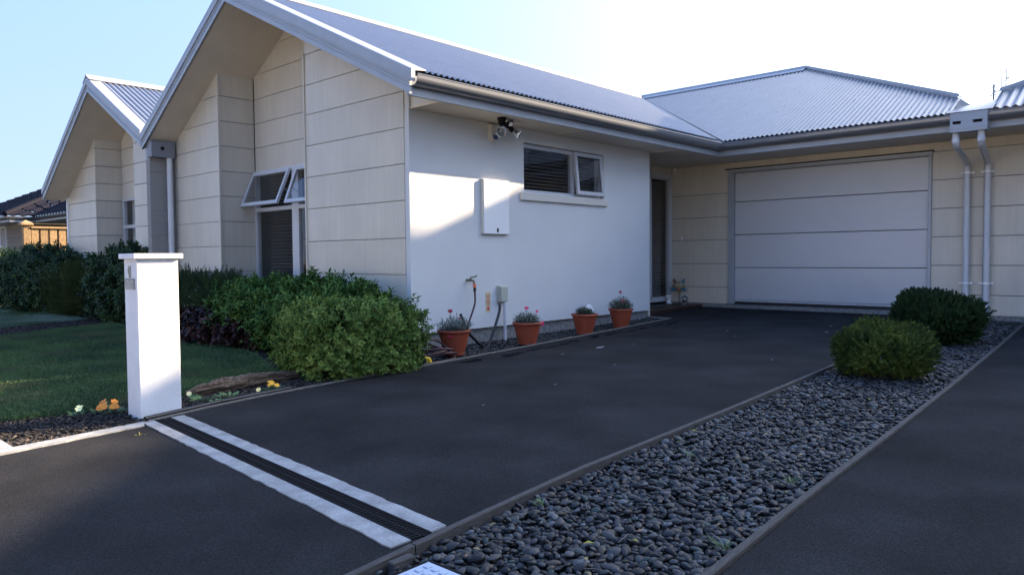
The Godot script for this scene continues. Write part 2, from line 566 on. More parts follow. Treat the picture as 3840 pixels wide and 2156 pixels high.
# corrugated sheet between a lower and an upper edge
func corrugated(house: Node, called: String, s0: float, s1: float, low: Callable, high: Callable, nrm: Vector3, dir: Vector3, wl := 0.076, amp := 0.011, per := 10, screw_rows := [0.03, 0.28, 0.52, 0.76, 0.97], m: Material = null) -> MeshInstance3D:
	var g := G.new()
	var cnt := int(ceil((s1 - s0) / wl * per))
	var k := 0
	var sc := G.new()
	for j in cnt + 1:
		var s := lerpf(s0, s1, float(j) / cnt)
		var ph := TAU * s / wl
		var off := nrm * amp * cos(ph)
		var nn := (nrm + dir * (amp * TAU / wl * sin(ph))).normalized()
		var a: Vector3 = low.call(s)
		var b: Vector3 = high.call(s)
		g.v.append(a + off); g.v.append(b + off)
		g.n.append(nn); g.n.append(nn)
		if j > 0:
			var q := [k - 2, k - 1, k + 1, k]
			var up := (g.v[q[2]] - g.v[q[0]]).cross(g.v[q[3]] - g.v[q[1]]).dot(nrm) > 0.0
			for e in ([0, 2, 1, 0, 3, 2] if up else [0, 1, 2, 0, 2, 3]):
				g.i.append(q[e])
		k += 2
	var roof := obj(called, g, m if m else M.roof, house)
	var crest := int(ceil(s0 / wl))
	while crest * wl < s1:
		if crest % 4 == 0:
			var a: Vector3 = low.call(crest * wl)
			var b: Vector3 = high.call(crest * wl)
			for f in screw_rows:
				# rows stay level: f counts along a full-length sheet, skipped where the sheet is shorter
				var full := 4.25
				var L: float = a.distance_to(b)
				var along: float = f * full
				if along < L - 0.06:
					var p := a.lerp(b, along / L) if screw_rows.size() else a
					var e := nrm * 0.009
					var x := dir * 0.009
					var y := nrm.cross(dir) * 0.009
					var q := p + nrm * amp
					for w in 6:
						var a0 := TAU * w / 6
						var a1 := TAU * (w + 1) / 6
						var p0 := q + x * cos(a0) + y * sin(a0)
						var p1 := q + x * cos(a1) + y * sin(a1)
						sc.tri(p0, p1, q + e)
		crest += 1
	if sc.v.size():
		var o := obj("roof_screws", sc, M.screw, roof if false else house)
		o.set_meta("kind", "stuff")
	return roof

func fascia_profile(h: float) -> PackedVector2Array:
	var a := [-0.02, 0.0, 0.014, 0.0]
	var y := h * 0.42
	while y < h - 0.03:
		a.append_array([0.014, y, 0.007, y + 0.003, 0.007, y + 0.011, 0.014, y + 0.014])
		y += 0.032
	a.append_array([0.014, h, -0.02, h])
	return pv(a)

func gutter_profile() -> PackedVector2Array:
	var out := PackedVector2Array()
	out.append(Vector2(0.016, 0.10))
	out.append(Vector2(0.016, -0.008))
	for k in 9:
		var a := -PI / 2 + PI / 2 * k / 8
		out.append(Vector2(0.055 + 0.075 * cos(a), 0.070 + 0.078 * sin(a)))
	out.append(Vector2(0.132, 0.088))
	out.append(Vector2(0.137, 0.094))
	out.append(Vector2(0.132, 0.100))
	out.append(Vector2(0.122, 0.098))
	out.append(Vector2(0.122, 0.075))
	for k in range(7, -1, -1):
		var a := -PI / 2 + PI / 2 * k / 8
		out.append(Vector2(0.055 + 0.067 * cos(a), 0.072 + 0.072 * sin(a)))
	out.append(Vector2(0.022, 0.0))
	out.append(Vector2(0.022, 0.10))
	return out

# one side of a gable rim: ribbed barge board and smooth barge cap above it (vertical ends)
func barge(house: Node, a: Vector3, b: Vector3, bcap: Vector3) -> void:
	var g := G.new()
	g.sweep(fascia_profile(0.135), a, Vector3.BACK, b, Vector3.BACK)
	obj("barge_board", g, M.fascia, house)
	var c := G.new()
	c.sweep(pv([-0.02, 0.132, 0.028, 0.132, 0.028, 0.243, 0.020, 0.252, -0.16, 0.268, -0.16, 0.258, -0.02, 0.240]), a, Vector3.BACK, bcap, Vector3.BACK)
	obj("barge_cap", c, M.fascia, house)

func downpipe(house: Node, pts: Array, r: float, brackets: Array, m: Material) -> void:
	var g := G.new()
	g.tube(pts, r, 16)
	var p := obj("downpipe", g, m, house)
	for b in brackets:
		var k := G.new()
		k.box(b + Vector3(0, 0, -r * 0.55), Vector3(r * 4.4, 0.026, 0.012), Basis.IDENTITY, 0.003)
		k.lathe([Vector2(r + 0.001, -0.013), Vector2(r + 0.006, -0.012), Vector2(r + 0.006, 0.012), Vector2(r + 0.001, 0.013)], Transform3D(Basis.IDENTITY, b), 16)
		for s in [-1, 1]:
			k.ball(b + Vector3(s * r * 2.0, 0, -r * 0.45 + 0.006), Vector3(0.006, 0.006, 0.004), Basis.IDENTITY, 6)
		obj("pipe_bracket", k, M.white_plastic, p)

func rounded(pts: Array, r: float) -> Array:
	var out := [pts[0]]
	for k in range(1, pts.size() - 1):
		var a: Vector3 = pts[k - 1]
		var b: Vector3 = pts[k]
		var c: Vector3 = pts[k + 1]
		var p := b + (a - b).normalized() * minf(r, a.distance_to(b) * 0.45)
		var q := b + (c - b).normalized() * minf(r, c.distance_to(b) * 0.45)
		for j in 6:
			var f := j / 5.0
			out.append(p.lerp(b, f).lerp(b.lerp(q, f), f))
	out.append(pts[-1])
	return out

# ---------------------------------------------------------------- leaves
func leaf(g: G, o: Vector3, d: Vector3, up: Vector3, l: float, w: float, fold := 0.25) -> void:
	d = d.normalized()
	var s := d.cross(up).normalized()
	var u := s.cross(d).normalized()
	var a := o
	var tip := o + d * l - u * l * 0.12
	var mid := o + d * l * 0.5 - u * 0.02 * l
	var L := o + d * l * 0.45 + s * w * 0.5 + u * w * fold
	var R := o + d * l * 0.45 - s * w * 0.5 + u * w * fold
	g.tri(a, mid, L); g.tri(mid, tip, L)
	g.tri(a, R, mid); g.tri(mid, R, tip)

func sprig(count: int, len: float, l: float, w: float, spread: float, sd: int) -> ArrayMesh:
	var r := RandomNumberGenerator.new()
	r.seed = sd
	var g := G.new()
	for k in count:
		var f := (k + 0.5) / count
		var a := k * 2.4 + r.randf() * 0.5
		var o := Vector3(0, f * len, 0) + Vector3(r.randf() - 0.5, r.randf() - 0.5, r.randf() - 0.5) * l * 0.3
		var tilt := spread * (1.15 - 0.7 * f)
		var d := Vector3(cos(a) * sin(tilt), cos(tilt), sin(a) * sin(tilt))
		var k2 := 0.75 + 0.5 * r.randf()
		leaf(g, o, d, Vector3(-d.x * 0.6, 1.0, -d.z * 0.6) + Vector3(0.01, 0, 0.02), l * k2, w * k2)
	return g.mesh()

func basis_up(up: Vector3, spin: float, s: float) -> Basis:
	var y := up.normalized()
	var x := y.cross(Vector3(0.31, 0.2, 0.93)).normalized()
	var z := x.cross(y)
	return (Basis(x, y, z) * Basis(Vector3.UP, spin)).scaled_local(Vector3.ONE * s)

# foliage over a lumpy superellipsoid; c is the centre of its base
func foliage(called: String, parent: Node, c: Vector3, h: Vector3, pw: float, count: int, mesh: ArrayMesh, m: Material, ca: Color, cb: Color, sd: int, lump := 0.14, size := 1.0, inner := 0.3, lift := 0.5, bottom := 0.0, outside := 0.0) -> void:
	var r := RandomNumberGenerator.new()
	r.seed = sd
	var f := FastNoiseLite.new()
	f.seed = sd
	f.frequency = 2.6
	f.fractal_octaves = 3
	var f2 := FastNoiseLite.new()
	f2.seed = sd + 5
	f2.frequency = 5.0
	var where := []
	var tint := []
	var cc := c + Vector3(0, h.y, 0)
	while where.size() < count:
		var d := Vector3(r.randfn(), r.randfn(), r.randfn())
		if d.length() < 0.01:
			continue
		d = (d.normalized() * h).normalized()
		var q := Vector3(absf(d.x / h.x), absf(d.y / h.y), absf(d.z / h.z))
		var k := pow(pow(q.x, pw) + pow(q.y, pw) + pow(q.z, pw), -1.0 / pw)
		var p := d * k
		var n := Vector3(signf(d.x) * pow(q.x, pw - 1.0) / h.x, signf(d.y) * pow(q.y, pw - 1.0) / h.y, signf(d.z) * pow(q.z, pw - 1.0) / h.z).normalized()
		var l := f.get_noise_3dv(cc + p)
		p += n * (l * lump * 1.6 - r.randf() * r.randf() * inner + outside * r.randf() * r.randf() * r.randf())
		var P := cc + p
		if P.y < gy(P.z) + bottom + 0.015:
			continue
		# gaps: drop leaves in hollow places
		if f2.get_noise_3dv(P) < -0.32 and r.randf() < 0.8:
			continue
		var up := (n + Vector3.UP * lift + Vector3(r.randf() - 0.5, r.randf() - 0.5, r.randf() - 0.5) * 1.1).normalized()
		where.append(Transform3D(basis_up(up, r.randf() * TAU, size * (0.7 + 0.6 * r.randf())), P))
		tint.append(ca.lerp(cb, clampf(0.5 + f2.get_noise_3dv(P * 0.7) * 0.9 + (r.randf() - 0.5) * 0.9, 0, 1)))
	many(called, mesh, m, where, tint, parent)

func stems(parent: Node, c: Vector3, h: Vector3, count: int, sd: int) -> void:
	var r := RandomNumberGenerator.new()
	r.seed = sd
	var g := G.new()
	for k in count:
		var a := r.randf() * TAU
		var b := sqrt(r.randf())
		var o := c + Vector3(cos(a) * h.x * b * 0.6, -0.02, sin(a) * h.z * b * 0.6)
		var e := c + Vector3(cos(a) * h.x * b * 0.85, h.y * (1.1 + 0.5 * r.randf()), sin(a) * h.z * b * 0.85)
		g.tube([o, o.lerp(e, 0.5) + Vector3(r.randf() - 0.5, 0, r.randf() - 0.5) * 0.08, e], 0.009, 5, false, 0.003)
	obj("stems", g, M.twig, parent)

func flower(g: G, c: Vector3, up: Vector3, r0: float, petals: int, ruffle: float, rr: RandomNumberGenerator) -> void:
	var b := basis_up(up, rr.randf() * TAU, 1.0)
	for k in petals:
		var a := TAU * k / petals
		var d := b * Vector3(cos(a), 0.25 + ruffle * (rr.randf() - 0.3), sin(a))
		leaf(g, c, d, b.y, r0, r0 * 1.25, -0.12)

# ---------------------------------------------------------------- the house
const YB := 0.28      # bottom of the cladding
const YS := 2.70      # flat soffit
const ZG := -12.0     # garage wall
const ZF := -5.12     # front gable panels
const XW := -6.214    # plaster wall

func build_house() -> void:
	var H := thing("house", "pale single storey house with white plaster side wall, grey gable roof and grey garage door", "house", Vector3(-8.0, 0.1, -9.0))
	# ---- plaster side wall with a window opening
	var g := G.new()
	var w0 := -6.966
	var w1 := -8.68
	var v0 := 1.925
	var v1 := 2.55
	for q in [[-5.132, w0, YB, YS], [w1, -9.85, YB, YS], [w0, w1, YB, v0], [w0, w1, v1, YS]]:
		g.box(Vector3(XW - 0.04, (q[2] + q[3]) * 0.5, (q[0] + q[1]) * 0.5), Vector3(0.08, q[3] - q[2], absf(q[1] - q[0])))
	g.prism(pv([-6.29, YS, XW, YS, XW, 2.955, -6.29, 2.99]), Transform3D(Basis.IDENTITY, Vector3(0, 0, -5.135)), -0.02, 0.0)
	obj("plaster_wall", g, M.plaster, H)
	g = G.new()
	g.box(Vector3(XW - 0.11, 0.10, -7.49), Vector3(0.14, 0.36, 4.7))
	obj("concrete_footing", g, M.concrete, H)
	g = G.new()
	g.box(Vector3(-2.4, 0.13, ZG - 0.06), Vector3(0.9, 0.25, 0.10))
	obj("concrete_footing", g, M.concrete, H)
	g = G.new()
	g.box(Vector3(-6.5, 0.17, ZG - 0.055), Vector3(1.16, 0.27, 0.10))
	obj("concrete_footing", g, M.concrete, H)
	g = G.new()
	g.box(Vector3(-8.35, 0.10, -5.24), Vector3(4.2, 0.36, 0.1))
	obj("concrete_footing", g, M.concrete, H)
	# sill and side window
	g = G.new()
	g.box(Vector3(XW + 0.005, 1.866, -7.805), Vector3(0.06, 0.095, 1.84), Basis.IDENTITY, 0.006)
	obj("window_sill", g, M.cream, H)
	g = G.new()
	g.box(Vector3(XW - 0.09, v1 + 0.02, -7.82), Vector3(0.02, 0.08, 1.8))
	g.box(Vector3(XW - 0.03, v1 - 0.006, (w0 + w1) * 0.5), Vector3(0.056, 0.012, w0 - w1 - 0.004))
	g.box(Vector3(XW - 0.03, (v0 + v1) * 0.5, w1 + 0.012), Vector3(0.056, v1 - v0 - 0.03, 0.022))
	obj("window_reveal", g, M.cream, H)
	var ts := fr(Vector3(XW - 0.062, v0 - 0.008, w0 - 0.012), Vector3.FORWARD, Vector3.RIGHT)
	window(H, ts, 1.67, 0.613, [[1.02, 0.045, 1.075, 0.568]], [[0.045, 1.02, 0.045, 0.568], [1.035, 1.655, 0.03, 0.605, 0.10]], [0.06, 1.62, 0.06, 0.58], M.slat, 0.045, 0.5, "side_window")
	# ---- front gable walls
	var ap := Vector2(-9.374, 4.462)
	var top := func(x: float) -> float: return ap.y - 0.473 * (x - ap.x) if x > ap.x else ap.y + 0.574 * (x - ap.x)
	var tf := fr(Vector3(0, 0, ZF), Vector3.RIGHT, Vector3.BACK)
	clad(H, "front_wall", tf, pv([-8.20, YB, -6.288, YB, -6.288, top.call(-6.288), -8.20, top.call(-8.20)]), [0.545, 0.93, 1.325, 1.73, 2.122, 2.508, 2.892, 3.255, 3.63])
	clad(H, "front_wall", tf, pv([-12.0, YB, -10.514, YB, -10.514, top.call(-10.514), -12.0, top.call(-12.0)]), [0.57, 0.935, 1.307, 1.672, 2.04, 2.403, 2.769, 3.13, 3.49])
	clad(H, "return_wall", fr(Vector3(-10.5, 0, ZF - 0.002), Vector3.FORWARD, Vector3.RIGHT), pv([0, YB, 0.548, YB, 0.548, 3.81, 0, 3.81]), [0.57, 0.935, 1.307, 1.672, 2.04, 2.403, 2.769, 3.13, 3.49])
	var tr := fr(Vector3(0, 0, -5.68), Vector3.RIGHT, Vector3.BACK)
	clad(H, "recess_wall", tr, pv([-10.49, 2.435, -8.20, 2.435, -8.20, top.call(-8.20), ap.x, ap.y, -10.49, top.call(-10.49)]), [2.78, 3.14, 3.504, 3.865, 4.22])
	g = G.new()
	g.box(Vector3(-8.24, 2.1, -5.42), Vector3(0.06, 3.7, 0.5))
	g.box(Vector3(-9.35, 0.33, -5.75), Vector3(2.3, 0.14, 0.1))
	obj("side_return", g, M.backing, H)
	g = G.new()
	g.box(Vector3(-8.205, 1.95, ZF + 0.003), Vector3(0.022, 3.4, 0.03))
	obj("corner_trim", g, M.board[2], H)
	g = G.new()
	g.box(Vector3(-10.497, 2.0, ZF + 0.002), Vector3(0.03, 3.5, 0.028))
	obj("corner_trim", g, M.board[2], H)
	var tw := fr(Vector3(-10.485, 0.40, -5.665), Vector3.RIGHT, Vector3.BACK)
	window(H, tw, 2.27, 2.03, [[1.04, 0.045, 1.21, 1.985], [0.045, 1.42, 1.04, 1.475], [1.21, 1.42, 2.225, 1.475]],
		[[0.045, 1.04, 0.045, 1.42], [1.21, 2.225, 0.045, 1.42], [0.02, 1.05, 1.44, 1.985, 0.40], [1.21, 2.235, 1.44, 1.985, 0.36]], [0.22, 2.1, 0.05, 1.98], M.slat, 0.05, 0.35, "front_window")
	# ---- raked soffit, flat soffits
	g = G.new()
	var zf := -4.70
	g.sweep(pv([0, 0, 0, 0.02, 1.02, 0.02, 1.02, 0]), Vector3(ap.x, ap.y, zf), Vector3.FORWARD, Vector3(-5.69, top.call(-5.69), zf), Vector3.FORWARD)
	g.sweep(pv([0, 0, 0, 0.02, 1.02, 0.02, 1.02, 0]), Vector3(ap.x, ap.y, zf), Vector3.FORWARD, Vector3(-12.16, top.call(-12.16), zf), Vector3.FORWARD)
	g.sweep(pv([0, -0.004, 0, 0.0, 0.43, 0.0, 0.43, -0.004]), Vector3(-11.235, top.call(-11.235), zf), Vector3.FORWARD, Vector3(-11.25, top.call(-11.25), zf), Vector3.FORWARD)
	obj("raked_soffit", g, M.soffit, H)
	g = G.new()
	g.prism(pv([-6.25, YS + 0.003, -5.70, YS + 0.003, -6.25, YS + 0.27]), Transform3D(Basis.IDENTITY, Vector3(0, 0, -5.16)), -0.02, 0.0)
	obj("soffit_end", g, M.cream, H)
	g = G.new()
	g.box(Vector3(-5.96, YS + 0.01, -8.12), Vector3(0.52, 0.02, 5.94))
	g.box(Vector3(-4.05, YS + 0.01, -11.55), Vector3(6.3, 0.02, 0.92))
	g.box(Vector3(-6.7, YS + 0.011, -11.2), Vector3(1.0, 0.02, 2.7))
	for z in [-7.55, -9.9]:
		g.box(Vector3(-5.96, YS - 0.003, z), Vector3(0.51, 0.008, 0.03))
	obj("soffit", g, M.soffit, H)
	# ---- eaves: fascia and gutter, mitred at the inside corner
	g = G.new()
	g.sweep(fascia_profile(0.165), Vector3(-5.70, YS - 0.004, -4.70), Vector3.RIGHT, Vector3(-5.70, YS - 0.004, -11.09), Vector3(1, 0, 1))
	g.sweep(fascia_profile(0.165), Vector3(-5.70, YS - 0.004, -11.09), Vector3(1, 0, 1), Vector3(-2.36, YS - 0.004, -11.09), Vector3.BACK)
	obj("fascia", g, M.fascia, H)
	g = G.new()
	g.box(Vector3(-5.715, 2.89, -7.9), Vector3(0.03, 0.10, 6.38))
	g.box(Vector3(-4.05, 2.89, -11.105), Vector3(3.34, 0.10, 0.03))
	obj("eave_closure", g, M.dark_fascia, H)
	g = G.new()
	g.prism(pv([11.0, 2.90, 11.56, 3.205, 18.0, 3.205, 18.0, 2.85, 11.0, 2.85]), Transform3D(Basis(Vector3.FORWARD, Vector3.UP, Vector3.RIGHT), Vector3(-2.425, 0, 0)), -0.01, 0.005)
	obj("valley_cheek", g, M.fascia, H)
	g = G.new()
	g.sweep(gutter_profile(), Vector3(-5.70, 2.790, -4.72), Vector3.RIGHT, Vector3(-5.70, 2.790, -11.09), Vector3(1, 0, 1))
	g.sweep(gutter_profile(), Vector3(-5.70, 2.790, -11.09), Vector3(1, 0, 1), Vector3(-2.37, 2.790, -11.09), Vector3.BACK)
	obj("gutter", g, M.gutter, H)
	# ---- barge boards
	barge(H, Vector3(ap.x, ap.y, -4.70), Vector3(-5.66, top.call(-5.66), -4.70), Vector3(-5.61, top.call(-5.61), -4.70))
	barge(H, Vector3(ap.x, ap.y, -4.70), Vector3(-12.19, top.call(-12.19), -4.70), Vector3(-12.19, top.call(-12.19), -4.70))
	# ---- roofs
	var rx := -9.39
	var ry := 4.713
	var sr := 0.473
	var main := func(x: float, z: float) -> Vector3: return Vector3(x, ry - sr * (x - rx), z)
	corrugated(H, "main_roof", 4.69, 14.60,
		func(s: float) -> Vector3: return main.call(-5.645 if s < 10.98 else lerpf(-5.68, rx - 0.04, (s - 10.98) / 3.62), -s),
		func(s: float) -> Vector3: return main.call(rx, -s), Vector3(sr, 1, 0).normalized(), Vector3.FORWARD)
	corrugated(H, "rear_roof", 4.69, 18.0,
		func(s: float) -> Vector3: return Vector3(-12.2, ry - 0.574 * 2.81, -s),
		func(s: float) -> Vector3: return Vector3(rx, ry, -s), Vector3(-0.574, 1, 0).normalized(), Vector3.FORWARD, 0.076, 0.0085, 4, [])
	var sgr := 0.5
	var gar := func(x: float, z: float) -> Vector3: return Vector3(x, 2.918 + sgr * (-11.0 - z), z)
	corrugated(H, "garage_roof", -9.30, -2.41,
		func(x: float) -> Vector3: return gar.call(x, -11.02 if x > -5.60 else lerpf(-11.03, -14.6, (-5.60 - x) / 3.79)),
		func(x: float) -> Vector3: return gar.call(x, -14.6 if x < -5.69 else maxf(-14.6, lerpf(-14.6, -11.56, (x + 5.69) / 3.27))), Vector3(0, 1, sgr).normalized(), Vector3.RIGHT)
	var slope := 1.52 / 3.27
	corrugated(H, "hip_roof", 11.6, 18.5,
		func(s: float) -> Vector3: return Vector3(-2.43, 3.215, -s),
		func(s: float) -> Vector3:
			var x := maxf(-5.69, -2.43 - (s - 11.6) * 1.09)
			return Vector3(x, 3.215 + (-2.43 - x) * slope, -s), Vector3(slope, 1, 0).normalized(), Vector3.FORWARD, 0.076, 0.0085, 4, [])
	corrugated(H, "rear_roof", -9.39, -2.45,
		func(x: float) -> Vector3: return Vector3(x, 2.93, -18.2),
		func(x: float) -> Vector3: return Vector3(x, 4.725 if x < -5.69 else lerpf(4.725, 3.3, (x + 5.69) / 3.24), -14.62 if x < -5.69 else lerpf(-14.62, -17.5, (x + 5.69) / 3.24)), Vector3(0, 1, -0.5).normalized(), Vector3.RIGHT, 0.076, 0.0085, 4, [])
	g = G.new()
	g.box(Vector3(-7.3, 1.45, -18.0), Vector3(9.7, 2.9, 0.1))
	g.prism(pv([-12.2, 2.9, -9.3, 2.9, -9.3, 4.7, -12.2, 3.08]), Transform3D(Basis.IDENTITY, Vector3(0, 0, -17.98)), -0.05, 0.05)
	obj("rear_wall", g, M.board[0], H)
	g = G.new()
	g.sweep(pv([-0.30, -0.172, -0.02, -0.026, 0.30, -0.15, 0.30, -0.16, -0.02, -0.04, -0.30, -0.182]), Vector3(-5.57, 2.935, -10.95), Vector3(1, 0, -1).normalized(), Vector3(-9.38, 4.73, -14.58), Vector3(1, 0, -1).normalized())
	obj("valley_tray", g, M.dark_fascia, H)
	g = G.new()
	g.sweep(pv([-0.17, -0.088, -0.035, -0.006, -0.028, 0.024, -0.012, 0.036, 0.012, 0.036, 0.028, 0.024, 0.035, -0.004, 0.17, -0.070, 0.17, -0.078, 0.0, 0.0, -0.17, -0.096]), Vector3(rx, ry + 0.012, -4.67), Vector3.RIGHT, Vector3(rx, ry + 0.012, -14.6), Vector3.RIGHT)
	obj("ridge_cap", g, M.cap, H)
	var cap := pv([-0.17, -0.052, -0.03, 0.0, -0.025, 0.026, -0.01, 0.036, 0.01, 0.036, 0.025, 0.026, 0.03, 0.0, 0.17, -0.052, 0.17, -0.062, 0.0, -0.004, -0.17, -0.062])
	g = G.new()
	g.sweep(cap, Vector3(-5.69, 4.745, -14.6), Vector3(1, 0, 1).normalized(), Vector3(-2.44, 3.235, -11.57), Vector3(1, 0, 1).normalized())
	obj("hip_cap", g, M.fascia, H)
	g = G.new()
	g.sweep(pv([-0.17, -0.082, -0.03, -0.006, -0.025, 0.026, -0.01, 0.036, 0.01, 0.036, 0.025, 0.026, 0.03, -0.006, 0.17, -0.082, 0.17, -0.092, 0.0, -0.01, -0.17, -0.092]), Vector3(-9.4, 4.742, -14.6), Vector3.BACK, Vector3(-5.66, 4.742, -14.6), Vector3.BACK)
	obj("ridge_cap", g, M.fascia, H)
	# ---- garage front
	var tg := fr(Vector3(0, 0, ZG), Vector3.RIGHT, Vector3.BACK)
	clad(H, "garage_wall", tg, rect(-7.09, YB + 0.003, -5.99, YS), [0.563, 0.975, 1.39, 1.785, 2.19], 0.012)
	clad(H, "garage_wall", tg, rect(-5.989, 2.575, -2.851, YS), [], 0.012)
	clad(H, "garage_wall", tg, rect(-2.85, 0.258, -2.20, YS), [0.53, 0.945, 1.354, 1.757, 2.165, 2.57], 0.012)
	g = G.new()
	g.box(Vector3(-5.925, 1.43, ZG - 0.005), Vector3(0.10, 2.29, 0.07), Basis.IDENTITY, 0.004)
	g.box(Vector3(-2.862, 1.41, ZG - 0.005), Vector3(0.045, 2.31, 0.07), Basis.IDENTITY, 0.004)
	g.box(Vector3(-4.405, 2.545, ZG - 0.006), Vector3(3.04, 0.05, 0.066), Basis.IDENTITY, 0.004)
	obj("garage_door_frame", g, M.fascia, H)
	g = G.new()
	g.box(Vector3(-4.42, 2.585, ZG + 0.018), Vector3(3.20, 0.022, 0.06))
	obj("door_head_flashing", g, M.seal, H)
	g = G.new()
	g.box(Vector3(-4.42, 2.567, ZG + 0.030), Vector3(3.18, 0.012, 0.02))
	obj("door_head_strip", g, M.alu, H)
	var dl := [0.352, 0.905, 1.466, 2.028, 2.52]
	g = G.new()
	g.box(Vector3(-4.38, 1.44, ZG - 0.10), Vector3(3.06, 2.2, 0.03))
	var door := obj("garage_door", g, M.seal, H)
	for k in 4:
		var p := G.new()
		p.box(Vector3(-4.38, (dl[k] + dl[k + 1]) * 0.5, ZG - 0.055), Vector3(2.985, dl[k + 1] - dl[k] - 0.010, 0.045), Basis.IDENTITY, 0.005)
		obj("door_panel", p, M.garage, door)
	g = G.new()
	g.box(Vector3(-4.38, 0.338, ZG - 0.045), Vector3(2.985, 0.026, 0.05), Basis.IDENTITY, 0.003)
	obj("bottom_strip", g, M.alu, door)
	g = G.new()
	g.box(Vector3(-4.38, 0.295, ZG - 0.05), Vector3(2.985, 0.06, 0.03))
	obj("rubber_seal", g, M.seal, door)
	g = G.new()
	g.box(Vector3(-4.40, 0.15, ZG - 0.03), Vector3(3.2, 0.24, 0.14))
	obj("door_threshold", g, M.concrete, H)
	# ---- entry alcove: side wall with tall window
	g = G.new()
	for q in [[-9.85, -11.22, YB - 0.1, YS], [-11.22, -12.0, 2.575, YS]]:
		g.box(Vector3(-7.14, (q[2] + q[3]) * 0.5, (q[0] + q[1]) * 0.5), Vector3(0.09, q[3] - q[2], absf(q[1] - q[0])))
	g.box(Vector3(-6.7, 1.4, -9.90), Vector3(0.9, 2.6, 0.06))
	obj("alcove_wall", g, M.board[1], H)
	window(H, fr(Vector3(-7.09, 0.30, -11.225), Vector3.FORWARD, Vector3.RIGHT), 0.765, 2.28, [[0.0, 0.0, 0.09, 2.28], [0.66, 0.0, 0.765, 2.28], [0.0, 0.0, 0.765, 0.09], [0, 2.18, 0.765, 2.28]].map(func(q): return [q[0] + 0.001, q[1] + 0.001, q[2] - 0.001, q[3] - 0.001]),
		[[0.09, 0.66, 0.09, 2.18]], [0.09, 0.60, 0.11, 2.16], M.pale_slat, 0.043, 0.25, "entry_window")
	# ---- rainwater head and pipes left of the front gable
	g = G.new()
	g.box(Vector3(-11.985, 2.835, -4.903), Vector3(0.17, 0.25, 0.365), Basis.IDENTITY, 0.004)
	g.box(Vector3(-11.985, 2.96, -4.903), Vector3(0.19, 0.016, 0.385), Basis.IDENTITY, 0.003)
	var head := obj("rainwater_head", g, M.dark_head, H)
	g = G.new()
	var ring := []
	for k in 16:
		ring.append(Vector2(cos(TAU * k / 16), sin(TAU * k / 16)) * 0.031)
	g.prism(PackedVector2Array(ring), fr(Vector3(-11.90, 2.85, -4.89), Vector3.FORWARD, Vector3.RIGHT), -0.01, 0.002)
	obj("overflow_hole", g, M.hole, head)
	downpipe(H, [Vector3(-11.945, 2.71, -5.01), Vector3(-11.945, 0.05, -5.01)], 0.043, [], M.pvc)
	# ---- rainwater head with two offset pipes at the garage end
	g = G.new()
	g.prism(pv([-2.39, 2.70, -1.97, 2.70, -1.97, 2.745, -2.39, 2.745]), Transform3D(Basis.IDENTITY, Vector3(0, 0, -10.9)), -0.18, 0.0)
	g.prism(pv([-2.385, 2.66, -1.975, 2.66, -1.975, 2.70, -2.385, 2.70]), Transform3D(Basis.IDENTITY, Vector3(0, 0, -10.9)), -0.18, -0.004)
	g.prism(pv([-2.385, 2.745, -1.975, 2.745, -1.975, 2.90, -2.385, 2.90]), Transform3D(Basis.IDENTITY, Vector3(0, 0, -10.9)), -0.17, -0.03)
	for q in [[-2.385, 2.745, -2.355, 2.90], [-2.262, 2.745, -2.135, 2.90], [-2.022, 2.745, -1.975, 2.90], [-2.355, 2.745, -2.262, 2.758], [-2.135, 2.745, -2.022, 2.758], [-2.355, 2.798, -2.262, 2.90], [-2.135, 2.798, -2.022, 2.90]]:
		g.prism(rect(q[0], q[1], q[2], q[3]), Transform3D(Basis.IDENTITY, Vector3(0, 0, -10.9)), -0.03, 0.0)
	head = obj("rainwater_head", g, M.fascia, H)
	g = G.new()
	for u in [-2.3085, -2.0785]:
		g.box(Vector3(u, 2.778, -10.926), Vector3(0.09, 0.038, 0.004))
	obj("overflow_slots", g, M.hole, head)
	downpipe(H, rounded([Vector3(-2.335, 2.665, -11.0), Vector3(-2.335, 2.50, -11.0), Vector3(-2.385, 2.36, -11.915), Vector3(-2.385, 0.12, -11.915)], 0.09), 0.040, [Vector3(-2.385, 2.23, -11.915), Vector3(-2.385, 0.70, -11.915)], M.pvc)
	downpipe(H, rounded([Vector3(-2.055, 2.665, -11.0), Vector3(-2.055, 2.50, -11.0), Vector3(-2.14, 2.36, -11.915), Vector3(-2.14, 0.12, -11.915)], 0.09), 0.040, [Vector3(-2.14, 2.23, -11.915), Vector3(-2.14, 0.70, -11.915)], M.pvc)
	g = G.new()
	for x in [-2.385, -2.14]:
		g.lathe([Vector2(0.04, 0.0), Vector2(0.054, 0.0), Vector2(0.054, 0.16), Vector2(0.058, 0.16), Vector2(0.058, 0.19), Vector2(0.04, 0.19)], Transform3D(Basis.IDENTITY, Vector3(x, 0.13, -11.915)), 18)
		g.lathe([Vector2(0.041, 0.0), Vector2(0.046, 0.0), Vector2(0.046, 0.06), Vector2(0.041, 0.06)], Transform3D(Basis.IDENTITY, Vector3(-2.335 if x < -2.3 else -2.055, 2.53, -11.0)), 18)
	obj("pipe_collars", g, M.pvc, H)
	# ---- timber entry step
	g = G.new()
	g.prism(pv([-7.08, 9.93, -6.29, 9.93, -6.47, 11.97, -7.08, 11.97]), Transform3D(Basis(Vector3.RIGHT, Vector3.FORWARD, Vector3.UP), Vector3.ZERO), 0.05, 0.235)
	var step := obj("entry_step", g, M.deck, H)
